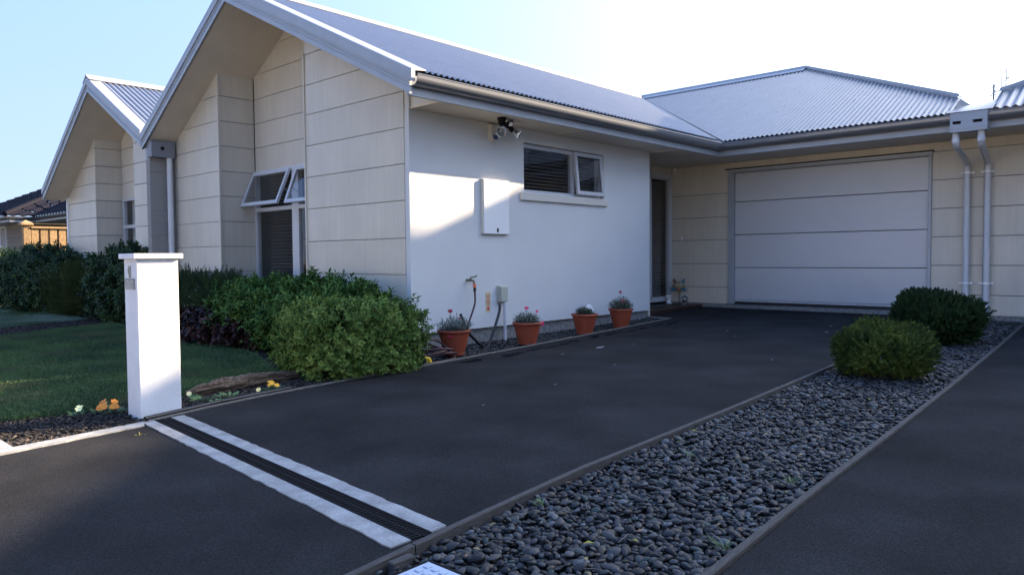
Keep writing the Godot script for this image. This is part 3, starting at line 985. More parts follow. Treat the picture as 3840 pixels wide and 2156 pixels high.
	for k in 6:
		var x0 := -7.07 + k * 0.135
		var b := G.new()
		var poly := Geometry2D.intersect_polygons(pv([-7.08, 9.92, -6.265, 9.92, -6.45, 11.965, -7.08, 11.965]), rect(x0, 9.0, x0 + 0.129, 12.5))
		for q in poly:
			b.prism(q, Transform3D(Basis(Vector3.RIGHT, Vector3.FORWARD, Vector3.UP), Vector3.ZERO), 0.236, 0.258)
			obj("deck_board", b, M.deck, step)

func build_party_wall() -> void:
	var P := thing("party_wall", "grey block dividing wall standing out between the two front gables", "wall", Vector3(-12.08, 0.05, -4.95))
	var g := G.new()
	g.box(Vector3(-12.085, 1.4, -5.2), Vector3(0.128, 2.66, 0.90))
	obj("mortar", g, M.mortar, P)
	for k in 13:
		var y0 := 0.09 + k * 0.2
		var spans := [[-4.735, -5.13]] if k % 2 == 0 else [[-4.735, -4.93], [-4.937, -5.13]]
		for s in spans:
			var b := G.new()
			b.box(Vector3(-12.085, y0 + 0.0965, (s[0] + s[1]) * 0.5), Vector3(0.14, 0.193, absf(s[1] - s[0])), Basis.IDENTITY, 0.004)
			obj("block", b, M.block, P)

func build_left_unit() -> void:
	var H := thing("house", "left attached house with smaller front gable beyond the block dividing wall", "house", Vector3(-15.0, 0.1, -8.0))
	var ap := Vector2(-14.53, 4.105)
	var top := func(x: float) -> float: return ap.y - 0.521 * (x - ap.x) if x > ap.x else ap.y + 0.644 * (x - ap.x)
	var tf := fr(Vector3(0, 0, ZF), Vector3.RIGHT, Vector3.BACK)
	var lines := [0.605, 0.94, 1.272, 1.605, 1.942, 2.272, 2.60, 2.932, 3.268]
	clad(H, "front_wall", tf, pv([-17.17, YB, -15.584, YB, -15.584, top.call(-15.584), -17.17, top.call(-17.17)]), lines, 0.013)
	clad(H, "return_wall", fr(Vector3(-15.57, 0, ZF - 0.002), Vector3.FORWARD, Vector3.RIGHT), pv([0, YB, 0.49, YB, 0.49, 3.43, 0, 3.43]), lines, 0.013)
	clad(H, "front_wall", tf, pv([-13.68, YB, -12.16, YB, -12.16, top.call(-12.16), -13.68, top.call(-13.68)]), [0.60, 0.965, 1.335, 1.70, 2.06, 2.425, 2.79, 3.15], 0.013)
	clad(H, "recess_wall", fr(Vector3(0, 0, -5.60), Vector3.RIGHT, Vector3.BACK), pv([-15.56, 2.32, -13.68, 2.32, -13.68, top.call(-13.68), ap.x, ap.y, -15.56, top.call(-15.56)]), [2.62, 2.95, 3.28, 3.62], 0.013)
	window(H, fr(Vector3(-15.50, 0.45, -5.585), Vector3.RIGHT, Vector3.BACK), 1.80, 1.86, [[0.86, 0.045, 0.94, 1.815], [0.045, 1.29, 0.86, 1.35], [0.94, 1.29, 1.755, 1.35]], [[0.045, 0.86, 0.045, 1.29], [0.045, 0.86, 1.35, 1.815], [0.94, 1.755, 0.045, 1.29], [0.94, 1.755, 1.35, 1.815]], [], M.slat, 0.05, 0.3, "front_window")
	var g := G.new()
	var rows := []
	for j in 2:
		var row := PackedVector3Array()
		for k in 60:
			var x := -15.47 + 1.74 * k / 59.0
			row.append(Vector3(x, 0.5 + 1.78 * j, -5.74 + 0.02 * sin(x * 42.0) + 0.008 * sin(x * 97.0)))
		rows.append(row)
	g.grid(rows)
	obj("curtain", g, M.curtain, H)
	g = G.new()
	g.box(Vector3(-13.72, 1.9, -5.38), Vector3(0.06, 3.2, 0.45))
	g.box(Vector3(-17.19, 1.25, -5.35), Vector3(0.035, 2.2, 0.5))
	g.box(Vector3(-17.19, 1.25, -8.6), Vector3(0.06, 2.3, 6.0))
	obj("side_return", g, M.board[0], H)
	g = G.new()
	g.box(Vector3(-17.18, 1.29, ZF + 0.012), Vector3(0.05, 2.26, 0.03))
	obj("corner_trim", g, M.white_plastic, H)
	g = G.new()
	var zf := -4.70
	for xe in [-12.16, -17.24]:
		g.sweep(pv([0, 0, 0, 0.02, 0.95, 0.02, 0.95, 0]), Vector3(ap.x, ap.y, zf), Vector3.FORWARD, Vector3(xe, top.call(xe), zf), Vector3.FORWARD)
	g.sweep(pv([0, -0.004, 0, 0.0, 0.4, 0.0, 0.4, -0.004]), Vector3(-16.40, top.call(-16.40), zf), Vector3.FORWARD, Vector3(-16.415, top.call(-16.415), zf), Vector3.FORWARD)
	obj("raked_soffit", g, M.soffit, H)
	barge(H, Vector3(ap.x, ap.y, -4.70), Vector3(-12.21, top.call(-12.21), -4.70), Vector3(-12.21, top.call(-12.21), -4.70))
	barge(H, Vector3(ap.x, ap.y, -4.70), Vector3(-17.26, top.call(-17.26), -4.70), Vector3(-17.29, top.call(-17.29), -4.70))
	var ry := ap.y + 0.258
	corrugated(H, "right_roof", 4.82, 17.0,
		func(s: float) -> Vector3: return Vector3(-12.2, ry - 0.521 * 2.33, -s),
		func(s: float) -> Vector3: return Vector3(ap.x, ry, -s), Vector3(0.521, 1, 0).normalized(), Vector3.FORWARD, 0.1, 0.013, 8, [])
	g = G.new()
	g.prism(pv([-17.2, 0.2, -12.15, 0.2, -12.15, 3.08, ap.x, ry - 0.03, -17.2, 2.5]), Transform3D(Basis.IDENTITY, Vector3(0, 0, -16.9)), -0.05, 0.05)
	obj("rear_wall", g, M.board[0], H)
	corrugated(H, "left_roof", 4.69, 17.0,
		func(s: float) -> Vector3: return Vector3(-17.3, ry - 0.644 * 2.77, -s),
		func(s: float) -> Vector3: return Vector3(ap.x, ry, -s), Vector3(-0.644, 1, 0).normalized(), Vector3.FORWARD, 0.076, 0.0085, 4, [])
	g = G.new()
	g.sweep(pv([-0.17, -0.10, -0.035, -0.006, -0.02, 0.03, 0.02, 0.03, 0.035, -0.004, 0.17, -0.075, 0.17, -0.083, 0.0, 0.0, -0.17, -0.108]), Vector3(ap.x, ry + 0.012, -4.67), Vector3.RIGHT, Vector3(ap.x, ry + 0.012, -17.0), Vector3.RIGHT)
	obj("ridge_cap", g, M.cap, H)
	g = G.new()
	g.sweep(pv([-0.13, 0.0, 0.13, 0.0, 0.13, 0.012, -0.13, 0.012]), Vector3(-12.2, 3.06, -4.75), Vector3.RIGHT, Vector3(-12.2, 3.06, -17.0), Vector3.RIGHT)
	obj("valley_tray", g, M.fascia, H)
	g = G.new()
	g.box(Vector3(-12.275, 2.79, -4.95), Vector3(0.13, 0.23, 0.30), Basis.IDENTITY, 0.004)
	obj("rainwater_head", g, M.fascia, H)

func build_right_unit() -> void:
	var H := thing("house", "right attached house with beige board wall beyond the paired white downpipes", "house", Vector3(1.5, 0.1, -12.5))
	clad(H, "front_wall", fr(Vector3(0, 0, ZG), Vector3.RIGHT, Vector3.BACK), rect(-2.195, 0.255, 6.0, YS), [0.533, 0.945, 1.352, 1.755, 2.162, 2.566], 0.012)
	var g := G.new()
	g.box(Vector3(1.95, 0.13, ZG - 0.07), Vector3(8.2, 0.25, 0.10))
	obj("concrete_footing", g, M.concrete, H)
	g = G.new()
	g.box(Vector3(2.1, YS + 0.01, -11.55), Vector3(7.9, 0.02, 0.92))
	obj("soffit", g, M.soffit, H)
	g = G.new()
	g.sweep(fascia_profile(0.165), Vector3(-2.0, YS - 0.004, -11.09), Vector3.BACK, Vector3(6.0, YS - 0.004, -11.09), Vector3.BACK)
	obj("fascia", g, M.fascia, H)
	g = G.new()
	g.box(Vector3(2.02, 2.885, -11.105), Vector3(7.9, 0.11, 0.03))
	g.prism(pv([11.0, 2.90, 11.56, 3.205, 18.0, 3.205, 18.0, 2.85, 11.0, 2.85]), Transform3D(Basis(Vector3.FORWARD, Vector3.UP, Vector3.RIGHT), Vector3(-1.955, 0, 0)), -0.005, 0.01)
	obj("eave_closure", g, M.fascia, H)
	g = G.new()
	g.sweep(gutter_profile(), Vector3(-1.99, 2.790, -11.09), Vector3.BACK, Vector3(6.0, 2.790, -11.09), Vector3.BACK)
	obj("gutter", g, M.gutter, H)
	var sgr := 0.5
	corrugated(H, "front_roof", -1.965, 6.0,
		func(x: float) -> Vector3: return Vector3(x, 2.928, -11.02),
		func(x: float) -> Vector3:
			var z := maxf(-14.6, -11.56 - (x + 1.965) * 0.93)
			return Vector3(x, 2.918 + sgr * (-11.0 - z), z), Vector3(0, 1, sgr).normalized(), Vector3.RIGHT, 0.1, 0.013)
	corrugated(H, "rear_roof", -1.95, 6.0,
		func(x: float) -> Vector3: return Vector3(x, 2.93, -18.2),
		func(x: float) -> Vector3: return Vector3(x, 4.725 if x > 1.31 else lerpf(3.3, 4.725, (x + 1.95) / 3.26), -14.62 if x > 1.31 else lerpf(-17.5, -14.62, (x + 1.95) / 3.26)), Vector3(0, 1, -0.5).normalized(), Vector3.RIGHT, 0.076, 0.0085, 4, [])
	g = G.new()
	g.box(Vector3(1.9, 1.45, -18.0), Vector3(8.3, 2.9, 0.1))
	g.box(Vector3(6.05, 2.4, -14.6), Vector3(0.1, 4.6, 6.8))
	obj("rear_wall", g, M.board[0], H)
	var slope := 1.52 / 3.27
	corrugated(H, "hip_roof", 11.6, 18.5,
		func(s: float) -> Vector3: return Vector3(-1.96, 3.215, -s),
		func(s: float) -> Vector3:
			var x := minf(1.31, -1.96 + (s - 11.6) * 1.09)
			return Vector3(x, 3.215 + (x + 1.96) * slope, -s), Vector3(-slope, 1, 0).normalized(), Vector3.FORWARD, 0.076, 0.0085, 4, [])
	g = G.new()
	var cap := pv([-0.17, -0.052, -0.03, 0.0, -0.025, 0.026, -0.01, 0.036, 0.01, 0.036, 0.025, 0.026, 0.03, 0.0, 0.17, -0.052, 0.17, -0.062, 0.0, -0.004, -0.17, -0.062])
	g.sweep(cap, Vector3(-1.94, 3.235, -11.57), Vector3(-1, 0, 1).normalized(), Vector3(1.31, 4.745, -14.6), Vector3(-1, 0, 1).normalized())
	obj("hip_cap", g, M.fascia, H)
	g = G.new()
	g.sweep(pv([-0.17, -0.082, 0.0, 0.03, 0.17, -0.082, 0.17, -0.092, 0.0, 0.0, -0.17, -0.092]), Vector3(1.3, 4.742, -14.6), Vector3.BACK, Vector3(6.0, 4.742, -14.6), Vector3.BACK)
	obj("ridge_cap", g, M.fascia, H)
	# dished tray that drains the gap between the two hips
	g = G.new()
	var rows := []
	for j in 13:
		var f := j / 12.0
		var row := PackedVector3Array()
		for k in 13:
			var u := k / 12.0
			var x := lerpf(-2.45 - 0.12 * f, -1.93, u)
			var side := pow(absf(u - 0.35) / 0.65, 2.0) * 0.16 * f
			row.append(Vector3(x, 2.925 + 0.31 * pow(f, 0.8) + side, lerpf(-10.98, -12.4, f)))
		rows.append(row)
	rows.reverse()
	g.grid(rows)
	g.box(Vector3(-2.2, 2.9, -14.5), Vector3(0.55, 0.1, 6.9))
	obj("valley_tray", g, M.roof, H)

func build_right_wing() -> void:
	# the mirrored wing of the right unit, seen in the panes of the side window
	var H := thing("house", "white plastered wing facing the side window from across the right driveway", "house", Vector3(9.0, 0.1, -8.0))
	var g := G.new()
	g.box(Vector3(6.35, 1.49, -8.5), Vector3(0.08, 2.42, 6.8))
	obj("plaster_wall", g, M.plaster, H)
	g = G.new()
	g.box(Vector3(6.38, 0.12, -8.5), Vector3(0.1, 0.32, 6.7))
	obj("concrete_footing", g, M.concrete, H)
	clad(H, "front_wall", fr(Vector3(0, 0, ZF), Vector3.RIGHT, Vector3.BACK), pv([6.4, YB, 12.5, YB, 12.5, 2.98, 9.47, 4.42, 6.4, 2.97]), [0.545, 0.93, 1.325, 1.73, 2.122, 2.508, 2.892, 3.255, 3.63])
	g = G.new()
	g.box(Vector3(6.05, YS + 0.01, -7.9), Vector3(0.5, 0.02, 6.38))
	obj("soffit", g, M.soffit, H)
	g = G.new()
	g.sweep(fascia_profile(0.165), Vector3(5.80, YS - 0.004, -4.7), Vector3.LEFT, Vector3(5.80, YS - 0.004, -11.09), Vector3.LEFT)
	obj("fascia", g, M.fascia, H)
	g = G.new()
	g.sweep(gutter_profile(), Vector3(5.80, 2.790, -4.7), Vector3.LEFT, Vector3(5.80, 2.790, -10.96), Vector3.LEFT)
	obj("gutter", g, M.gutter, H)
	corrugated(H, "left_roof", 4.69, 14.6,
		func(s: float) -> Vector3: return Vector3(5.71, 2.94, -s),
		func(s: float) -> Vector3: return Vector3(9.48, 4.725, -s), Vector3(-0.473, 1, 0).normalized(), Vector3.FORWARD, 0.076, 0.0085, 6, [])
	corrugated(H, "right_roof", 4.69, 14.6,
		func(s: float) -> Vector3: return Vector3(13.25, 2.94, -s),
		func(s: float) -> Vector3: return Vector3(9.48, 4.725, -s), Vector3(0.473, 1, 0).normalized(), Vector3.FORWARD, 0.076, 0.0085, 4, [])

func build_far_houses() -> void:
	# tall house added outside the frame, its roofline shaped to cast the slanting shade
	var e := Vector3(1, 0, 0.46).normalized()
	var nn := Vector3(0.46, 0, -1).normalized()
	var o := Vector3(-2.5, 0, -24.05)
	var T := thing("house", "unseen tall cream house with dark roof, added far behind the garage to cast shade", "house", Vector3(4.0, 0.3, -22.0))
	var t := Transform3D(Basis(-nn, Vector3.UP, e), o)
	var g := G.new()
	g.prism(pv([-7.5, 0, 0, 0, 0, 8.95, -7.5, 6.2]), t, 0.0, 5.0)
	var tw := Transform3D(Basis(e, Vector3.UP, -nn), o)
	g.prism(pv([5.0, 0, 15.0, 0, 15.0, 8.7, 10.6, 9.45, 8.3, 9.05, 6.1, 8.73, 5.5, 8.67, 5.0, 8.78]), tw, -7.5, -0.002)
	obj("wall", g, M.cream, T)
	g = G.new()
	g.prism(pv([0.04, 8.98, 0.04, 9.10, -8.0, 6.15, -8.0, 6.03]), t, -0.03, 5.02)
	obj("roof", g, M.tile, T)
	g = G.new()
	g.prism(pv([5.03, 8.80, 5.03, 8.92, 5.5, 8.81, 6.1, 8.87, 8.3, 9.19, 10.6, 9.6, 15.2, 8.8, 15.2, 8.68, 10.6, 9.46, 8.3, 9.06, 6.1, 8.74, 5.5, 8.68]), tw, -7.7, 0.1)
	obj("shade_wing_roof", g, M.tile, T)  # added outline, stepped down to let a patch of sun onto the driveway
	g = G.new()
	g.prism(pv([2.35, 8.6, 4.5, 8.6, 4.5, 9.36, 4.3, 9.42, 2.85, 9.42]), tw, -2.2, 0.06)
	obj("shade_block", g, M.cream, T)  # block added on the roofline only to keep the lawn in shade
	for k in 4:
		for y in [1.0, 4.2]:
			var w := G.new()
			w.prism(rect(-0.02, y, 0.03, y + 1.4), t, 1.2 + k * 3.4, 2.9 + k * 3.4)
			obj("window", w, M.black, T)
	# the house on the left, beyond the fence
	var L := thing("house", "brick house with dark tiled hip roof beyond the timber fence at the far left", "house", Vector3(-32.0, 0.1, -10.0))
	# walls of block 1 (faces the street at z -7.55) and of the wing (z -8.2)
	var bw := G.new()
	bw.box(Vector3(-35.1, 1.3, -7.70), Vector3(9.8, 2.6, 0.2))
	bw.box(Vector3(-30.3, 1.3, -9.0), Vector3(0.2, 2.6, 2.5))
	bw.box(Vector3(-26.6, 1.3, -10.2), Vector3(7.2, 2.6, 0.2))
	obj("brick_backing", bw, M.mortar, L)
	for band in 4:
		g = G.new()
		for k in range(band, 33, 4):
			var y := 0.08 + k * 0.076
			var x := -38.6 + (0.12 if k % 2 else 0.0)
			while x < -30.3:
				var hide := x > -34.2 and x < -32.3 and y > 1.05 and y < 2.42
				if not hide:
					g.box(Vector3(x, y, -7.60), Vector3(0.229, 0.066, 0.03))
				x += 0.239
			var z := -7.72 - (0.12 if k % 2 else 0.0)
			while z > -10.0:
				g.box(Vector3(-30.20, y, z), Vector3(0.03, 0.066, 0.229))
				z -= 0.239
		var o2 := obj("brick_courses", g, M.brick[band], L)
		o2.set_meta("kind", "stuff")
	window(L, fr(Vector3(-34.0, 1.15, -7.585), Vector3.RIGHT, Vector3.BACK), 1.55, 1.28, [[0.70, 0.045, 0.78, 1.235], [0.045, 0.66, 0.70, 0.72]], [[0.045, 0.70, 0.045, 0.66], [0.045, 0.70, 0.72, 1.235], [0.78, 1.505, 0.045, 1.235]], [], M.slat)
	g = G.new()
	g.box(Vector3(-27.6, 1.35, -10.09), Vector3(0.5, 2.1, 0.04))
	obj("door", g, M.dark_fascia, L)
	# eaves
	var ye := 2.66
	g = G.new()
	g.sweep(fascia_profile(0.15), Vector3(-41.0, ye - 0.2, -6.95), Vector3.BACK, Vector3(-29.45, ye - 0.2, -6.95), Vector3(1, 0, 1))
	g.sweep(fascia_profile(0.15), Vector3(-29.45, ye - 0.2, -6.95), Vector3(1, 0, 1), Vector3(-29.45, ye - 0.2, -7.75), Vector3(1, 0, 1))
	g.sweep(fascia_profile(0.15), Vector3(-29.45, ye - 0.2, -7.75), Vector3(1, 0, 1), Vector3(-23.0, ye - 0.2, -7.75), Vector3.BACK)
	obj("fascia", g, M.light_fascia, L)
	g = G.new()
	g.sweep(gutter_profile(), Vector3(-41.0, ye - 0.12, -6.95), Vector3.BACK, Vector3(-29.45, ye - 0.12, -6.95), Vector3(1, 0, 1))
	g.sweep(gutter_profile(), Vector3(-29.45, ye - 0.12, -6.95), Vector3(1, 0, 1), Vector3(-29.45, ye - 0.12, -7.75), Vector3(1, 0, 1))
	g.sweep(gutter_profile(), Vector3(-29.45, ye - 0.12, -7.75), Vector3(1, 0, 1), Vector3(-23.0, ye - 0.12, -7.75), Vector3.BACK)
	obj("gutter", g, M.dark_fascia, L)
	g = G.new()
	g.box(Vector3(-35.0, ye - 0.19, -7.30), Vector3(11.4, 0.02, 0.68))
	g.box(Vector3(-29.8, ye - 0.191, -8.5), Vector3(0.72, 0.02, 2.4))
	g.box(Vector3(-26.3, ye - 0.19, -8.9), Vector3(6.4, 0.02, 2.3))
	obj("soffit", g, M.light_fascia, L)
	# tiled slopes: street side, hip end, wing side
	var pk := 0.45
	tiles(L, "tiled_roof", Vector3(-41.0, ye, -6.84), Vector3(-29.35, ye, -6.84), Vector3(-41.0, ye + 5.0 * pk, -11.84), Vector3(-34.35, ye + 5.0 * pk, -11.84), 16)
	tiles(L, "tiled_roof", Vector3(-29.34, ye, -6.84), Vector3(-29.34, ye, -7.72), Vector3(-34.34, ye + 5.0 * pk, -11.84), Vector3(-31.8, ye + 2.46 * pk, -10.2), 9)
	tiles(L, "tiled_roof", Vector3(-29.34, ye, -7.70), Vector3(-23.0, ye, -7.70), Vector3(-31.86, ye + 2.5 * pk, -10.2), Vector3(-23.0, ye + 2.5 * pk, -10.2), 9)
	g = G.new()
	g.tube([Vector3(-29.33, ye + 0.05, -6.83), Vector3(-34.34, ye + 5.0 * pk + 0.05, -11.84)], 0.09, 8)
	obj("hip_cap", g, M.tile, L)
	# another roof further left
	var F := thing("house", "distant house with pale brown tiled roof at the far left edge", "house", Vector3(-98, 0.1, -18))
	g = G.new()
	g.box(Vector3(-98, 1.3, -20), Vector3(18, 2.8, 9))
	obj("wall", g, M.brick[0], F)
	tiles(F, "tiled_roof", Vector3(-108, 2.9, -15), Vector3(-88.5, 2.9, -15), Vector3(-103, 6.4, -20), Vector3(-93, 6.4, -20), 14, M.far_roof)
	tiles(F, "tiled_roof", Vector3(-88.5, 2.9, -15), Vector3(-88.5, 2.9, -25), Vector3(-93, 6.4, -20), Vector3(-93.02, 6.4, -20.02), 14, M.far_roof)

func build_street_houses() -> void:
	# sunlit houses across the road: they face the gables and show in the front panes
	for k in 3:
		var x: float = [-34.0, -13.0, 9.0][k]
		var z := 17.5
		var S := thing("house", ["cream house with white garage door across the road, left of three", "cream house with white garage door across the road, middle of three", "cream house with white garage door across the road, right of three"][k], "house", Vector3(x, 0, z), "houses across the road")
		var g := G.new()
		g.box(Vector3(x, 1.2, z + 5), Vector3(16, 2.9, 10))
		obj("wall", g, M.cream, S)
		g = G.new()
		var t := Transform3D(Basis(Vector3.FORWARD, Vector3.UP, Vector3.RIGHT), Vector3(x, 2.6, z + 5))
		g.prism(pv([-5.7, 0, 5.7, 0, 0, 2.5]), t, -8.5, 8.5)
		obj("roof", g, M.tile, S)
		g = G.new()
		g.box(Vector3(x + 4.0, 0.95, z - 0.02), Vector3(4.8, 2.2, 0.08))
		obj("garage_door", g, M.white_plastic, S)
		g = G.new()
		g.box(Vector3(x - 4.0, 1.4, z - 0.02), Vector3(2.4, 1.3, 0.08))
		obj("window", g, M.black, S)

func tiles(house: Node, called: String, a: Vector3, b: Vector3, c: Vector3, d: Vector3, rows: int, m: Material = null) -> void:
	# stepped, waved courses of pressed tiles between lower edge a-b and upper edge c-d
	var g := G.new()
	var nrm := (b - a).cross(c - a).normalized()
	if nrm.y < 0:
		nrm = -nrm
	for r in rows:
		var f0 := float(r) / rows
		var f1 := float(r + 1) / rows
		var l0 := a.lerp(c, f0)
		var r0 := b.lerp(d, f0)
		var l1 := a.lerp(c, f1)
		var r1 := b.lerp(d, f1)
		var cnt := maxi(2, int(l0.distance_to(r0) / 0.06))
		var lo := PackedVector3Array()
		var hi := PackedVector3Array()
		var ft := PackedVector3Array()
		for k in cnt + 1:
			var u := float(k) / cnt
			var w := 0.018 * sin(u * l0.distance_to(r0) / 0.30 * TAU)
			lo.append(l0.lerp(r0, u) + nrm * (0.045 + w))
			hi.append(l1.lerp(r1, u) + nrm * (0.008 + w))
			ft.append(l0.lerp(r0, u) + nrm * (0.0 + w))
		var along := (b - a).cross(c - a).y > 0.0
		if along:
			g.grid([lo, hi])
			g.grid([ft, lo])
		else:
			lo.reverse(); hi.reverse(); ft.reverse()
			g.grid([lo, hi])
			g.grid([ft, lo])
	obj(called, g, m if m else M.tile, house)

func build_fence() -> void:
	var F := thing("fence", "sunlit timber paling fence with capped post behind the left shrubs", "fence", Vector3(-20, 0.2, -6.5))
	var g := G.new()
	g.box(Vector3(-20.0, 1.0, -5.065), Vector3(0.15, 1.9, 0.15), Basis.IDENTITY, 0.01)
	var post := obj("post", g, M.fence_wood[1], F)
	g = G.new()
	g.box(Vector3(-20.0, 1.975, -5.065), Vector3(0.25, 0.05, 0.25), Basis.IDENTITY, 0.008)
	g.lathe([Vector2(0.168, 2.0), Vector2(0.001, 2.075)], Transform3D(Basis(Vector3.UP, PI / 4), Vector3(-20, 0, -5.065)), 4)
	obj("post_cap", g, M.fence_wood[2], post)
	g = G.new()
	g.box(Vector3(-19.98, 1.905, -7.1), Vector3(0.16, 0.045, 3.9), Basis.IDENTITY, 0.005)
	obj("capping_rail", g, M.fence_wood[2], F)
	var z := -5.16
	var k := 0
	while z > -9.0:
		var b := G.new()
		b.box(Vector3(-19.95, 0.98, z - 0.07), Vector3(0.022, 1.78, 0.145), Basis.IDENTITY, 0.002)
		obj("paling", b, M.fence_wood[k % 3], F)
		if k % 1 == 0:
			b = G.new()
			b.box(Vector3(-19.985, 0.98, z - 0.16), Vector3(0.022, 1.78, 0.10))
			obj("paling", b, M.fence_wood[(k + 1) % 3], F)
		z -= 0.19
		k += 1

# ---------------------------------------------------------------- ground, paving, beds
func in_poly(p: Vector2, poly: PackedVector2Array) -> bool:
	return Geometry2D.is_point_in_polygon(p, poly)

func jag(a: Vector2, b: Vector2, step: float, amt: float, sd: int) -> PackedVector2Array:
	var f := FastNoiseLite.new()
	f.seed = sd
	f.frequency = 4.0
	var out := PackedVector2Array()
	var L := a.distance_to(b)
	var cnt := maxi(1, int(L / step))
	var nn := (b - a).normalized().orthogonal()
	for k in cnt:
		var p := a.lerp(b, float(k) / cnt)
		out.append(p + nn * f.get_noise_2dv(p * 2.0) * amt)
	out.append(b)
	return out

func build_ground() -> void:
	var g := G.new()
	var zs := [-420.0, -30.0, 14.0, 420.0]
	for k in 3:
		var a := Vector3(-420, gy(zs[k]) - 0.10, zs[k])
		var b := Vector3(420, gy(zs[k]) - 0.10, zs[k])
		var c := Vector3(420, gy(zs[k + 1]) - 0.10, zs[k + 1])
		var d := Vector3(-420, gy(zs[k + 1]) - 0.10, zs[k + 1])
		g.quad(a, d, c, b)
	struct("ground", g, M.land)
	g = G.new()
	var drive := EDGE.duplicate()
	drive.append_array(pv([-6.24, -9.87, -6.30, -9.92, -6.47, -11.975]))
	drive.append_array(back(STRIP_L))
	sheet(g, drive, 0.0)
	struct("driveway", g, M.asphalt)
	g = G.new()
	var right := shifted(STRIP_R, 0.03)
	right.append_array(pv([6.2, -11.93, 6.2, 0.6]))
	sheet(g, right, -0.005)
	struct("right_driveway", g, M.asphalt)
	g = G.new()
	sheet(g, pv([-60, 0.605, 40, 0.605, 40, 7.0, -60, 7.0]), -0.012)
	struct("road", g, M.chipseal)
	g = G.new()
	sheet(g, pv([-30, -1.135, -4.885, -1.135, -4.765, -1.13, -4.605, 0.6, -30, 0.6]), 0.012)
	struct("footpath", g, M.pale_concrete)
	g = G.new()
	var p := jag(Vector2(-4.845, -1.835), Vector2(-4.765, -1.125), 0.04, 0.012, 3)
	p.append_array(pv([-4.885, -1.13, -4.965, -1.88]))
	sheet(g, p, 0.008)
	struct("concrete_edging", g, M.pale_concrete)
	# drain: two concrete strips and a slotted grate
	for q in [[Vector2(-4.955, -1.862), Vector2(-2.113, -1.635), Vector2(-2.111, -1.727), Vector2(-4.955, -1.935), 11], [Vector2(-2.118, -1.910), Vector2(-4.955, -2.130), Vector2(-4.955, -2.043), Vector2(-2.113, -1.825), 12]]:
		g = G.new()
		var s := jag(q[0], q[1], 0.05, 0.011, q[4])
		s.append(q[2])
		s.append(q[3])
		sheet(g, s, 0.006)
		struct("concrete_strip", g, M.pale_concrete)
	var D := thing("drain_grate", "long black slotted drain grate set between two concrete strips across the driveway", "drain", Vector3(-3.5, gy(-1.9), -1.88))
	g = G.new()
	var da := Vector2(-4.955, -1.989)
	var db := Vector2(-2.112, -1.776)
	var dd := (db - da).normalized()
	var dn := dd.orthogonal()
	var hw := 0.0495
	sheet(g, PackedVector2Array([da + dn * hw, db + dn * hw, db - dn * hw, da - dn * hw]), 0.002, 0.0)
	obj("channel", g, M.hole, D)
	for s in [-1, 1]:
		g = G.new()
		sheet(g, PackedVector2Array([da + dn * s * hw, db + dn * s * hw, db + dn * s * (hw - 0.009), da + dn * s * (hw - 0.009)]), 0.0075, 0.006)
		obj("side_rail", g, M.dull_black, D)
	g = G.new()
	sheet(g, PackedVector2Array([da + dn * 0.005, db + dn * 0.005, db - dn * 0.005, da - dn * 0.005]), 0.0065, 0.005)
	obj("centre_rail", g, M.dull_black, D)
	g = G.new()
	var L := da.distance_to(db)
	var x := 0.01
	while x < L:
		var c := da + dd * x
		for s in [-1, 1]:
			var a: Vector2 = c + dn * s * 0.004 + dd * (0.004 if s > 0 else 0.0)
			var b: Vector2 = c + dn * s * (hw - 0.006) + dd * (0.012 if s > 0 else -0.006)
			sheet(g, PackedVector2Array([a, b, b + dd * 0.011, a + dd * 0.011]), 0.0065, 0.005)
		x += 0.0225
	var gb := obj("grate_bars", g, M.dull_black, D)
	gb.set_meta("kind", "stuff")
	# beds and lawns
	g = G.new()
	var bed := pv([-4.955, -1.90, -4.885, -1.15, -5.80, -1.15, -5.64, -1.5, -5.60, -2.1, -5.66, -3.3, -6.2, -3.5, -7.4, -3.95, -9.7, -4.12, -12.9, -4.4, -12.0, -2.6, -11.2, -1.15, -12.9, -1.15, -13.5, -2.6, -14.1, -4.45, -20.5, -4.7, -20.5, -5.2, -6.25, -5.2])
	var inner := shifted(back(EDGE), -0.045)
	for q in inner:
		if q.y < -1.95 and q.y > -4.75:
			bed.append(q)
	sheet(g, bed, -0.012, 0.03)
	struct("garden_bed", g, M.soil)
	g = G.new()
	var lawn := pv([-5.80, -1.145, -5.64, -1.5, -5.60, -2.1, -5.66, -3.3, -6.2, -3.5, -7.4, -3.95, -9.7, -4.12, -12.9, -4.4, -12.0, -2.6, -11.2, -1.145])
	sheet(g, lawn, 0.0)
	var lawn1 := struct("lawn", g, M.turf)
	g = G.new()
	var lawn2 := pv([-12.9, -1.145, -13.5, -2.6, -14.1, -4.45, -20.5, -4.7, -28, -4.9, -28, -1.145])
	sheet(g, lawn2, 0.0)
	var lawn_2 := struct("far_lawn", g, M.turf)
	g = G.new()
	sheet(g, pv([-20.5, -4.7, -28, -4.9, -60, -4.9, -60, -40, -20.5, -40]), -0.02)
	struct("side_yard", g, M.turf)
	grass(lawn1, lawn, 62000, false)
	grass(lawn_2, lawn2, 30000, true)
	# bark chips
	var cg := G.new()
	cg.box(Vector3.ZERO, Vector3(0.034, 0.006, 0.012), Basis.IDENTITY, 0.002)
	var cm := cg.mesh()
	var where := []
	var tint := []
	var tries := 0
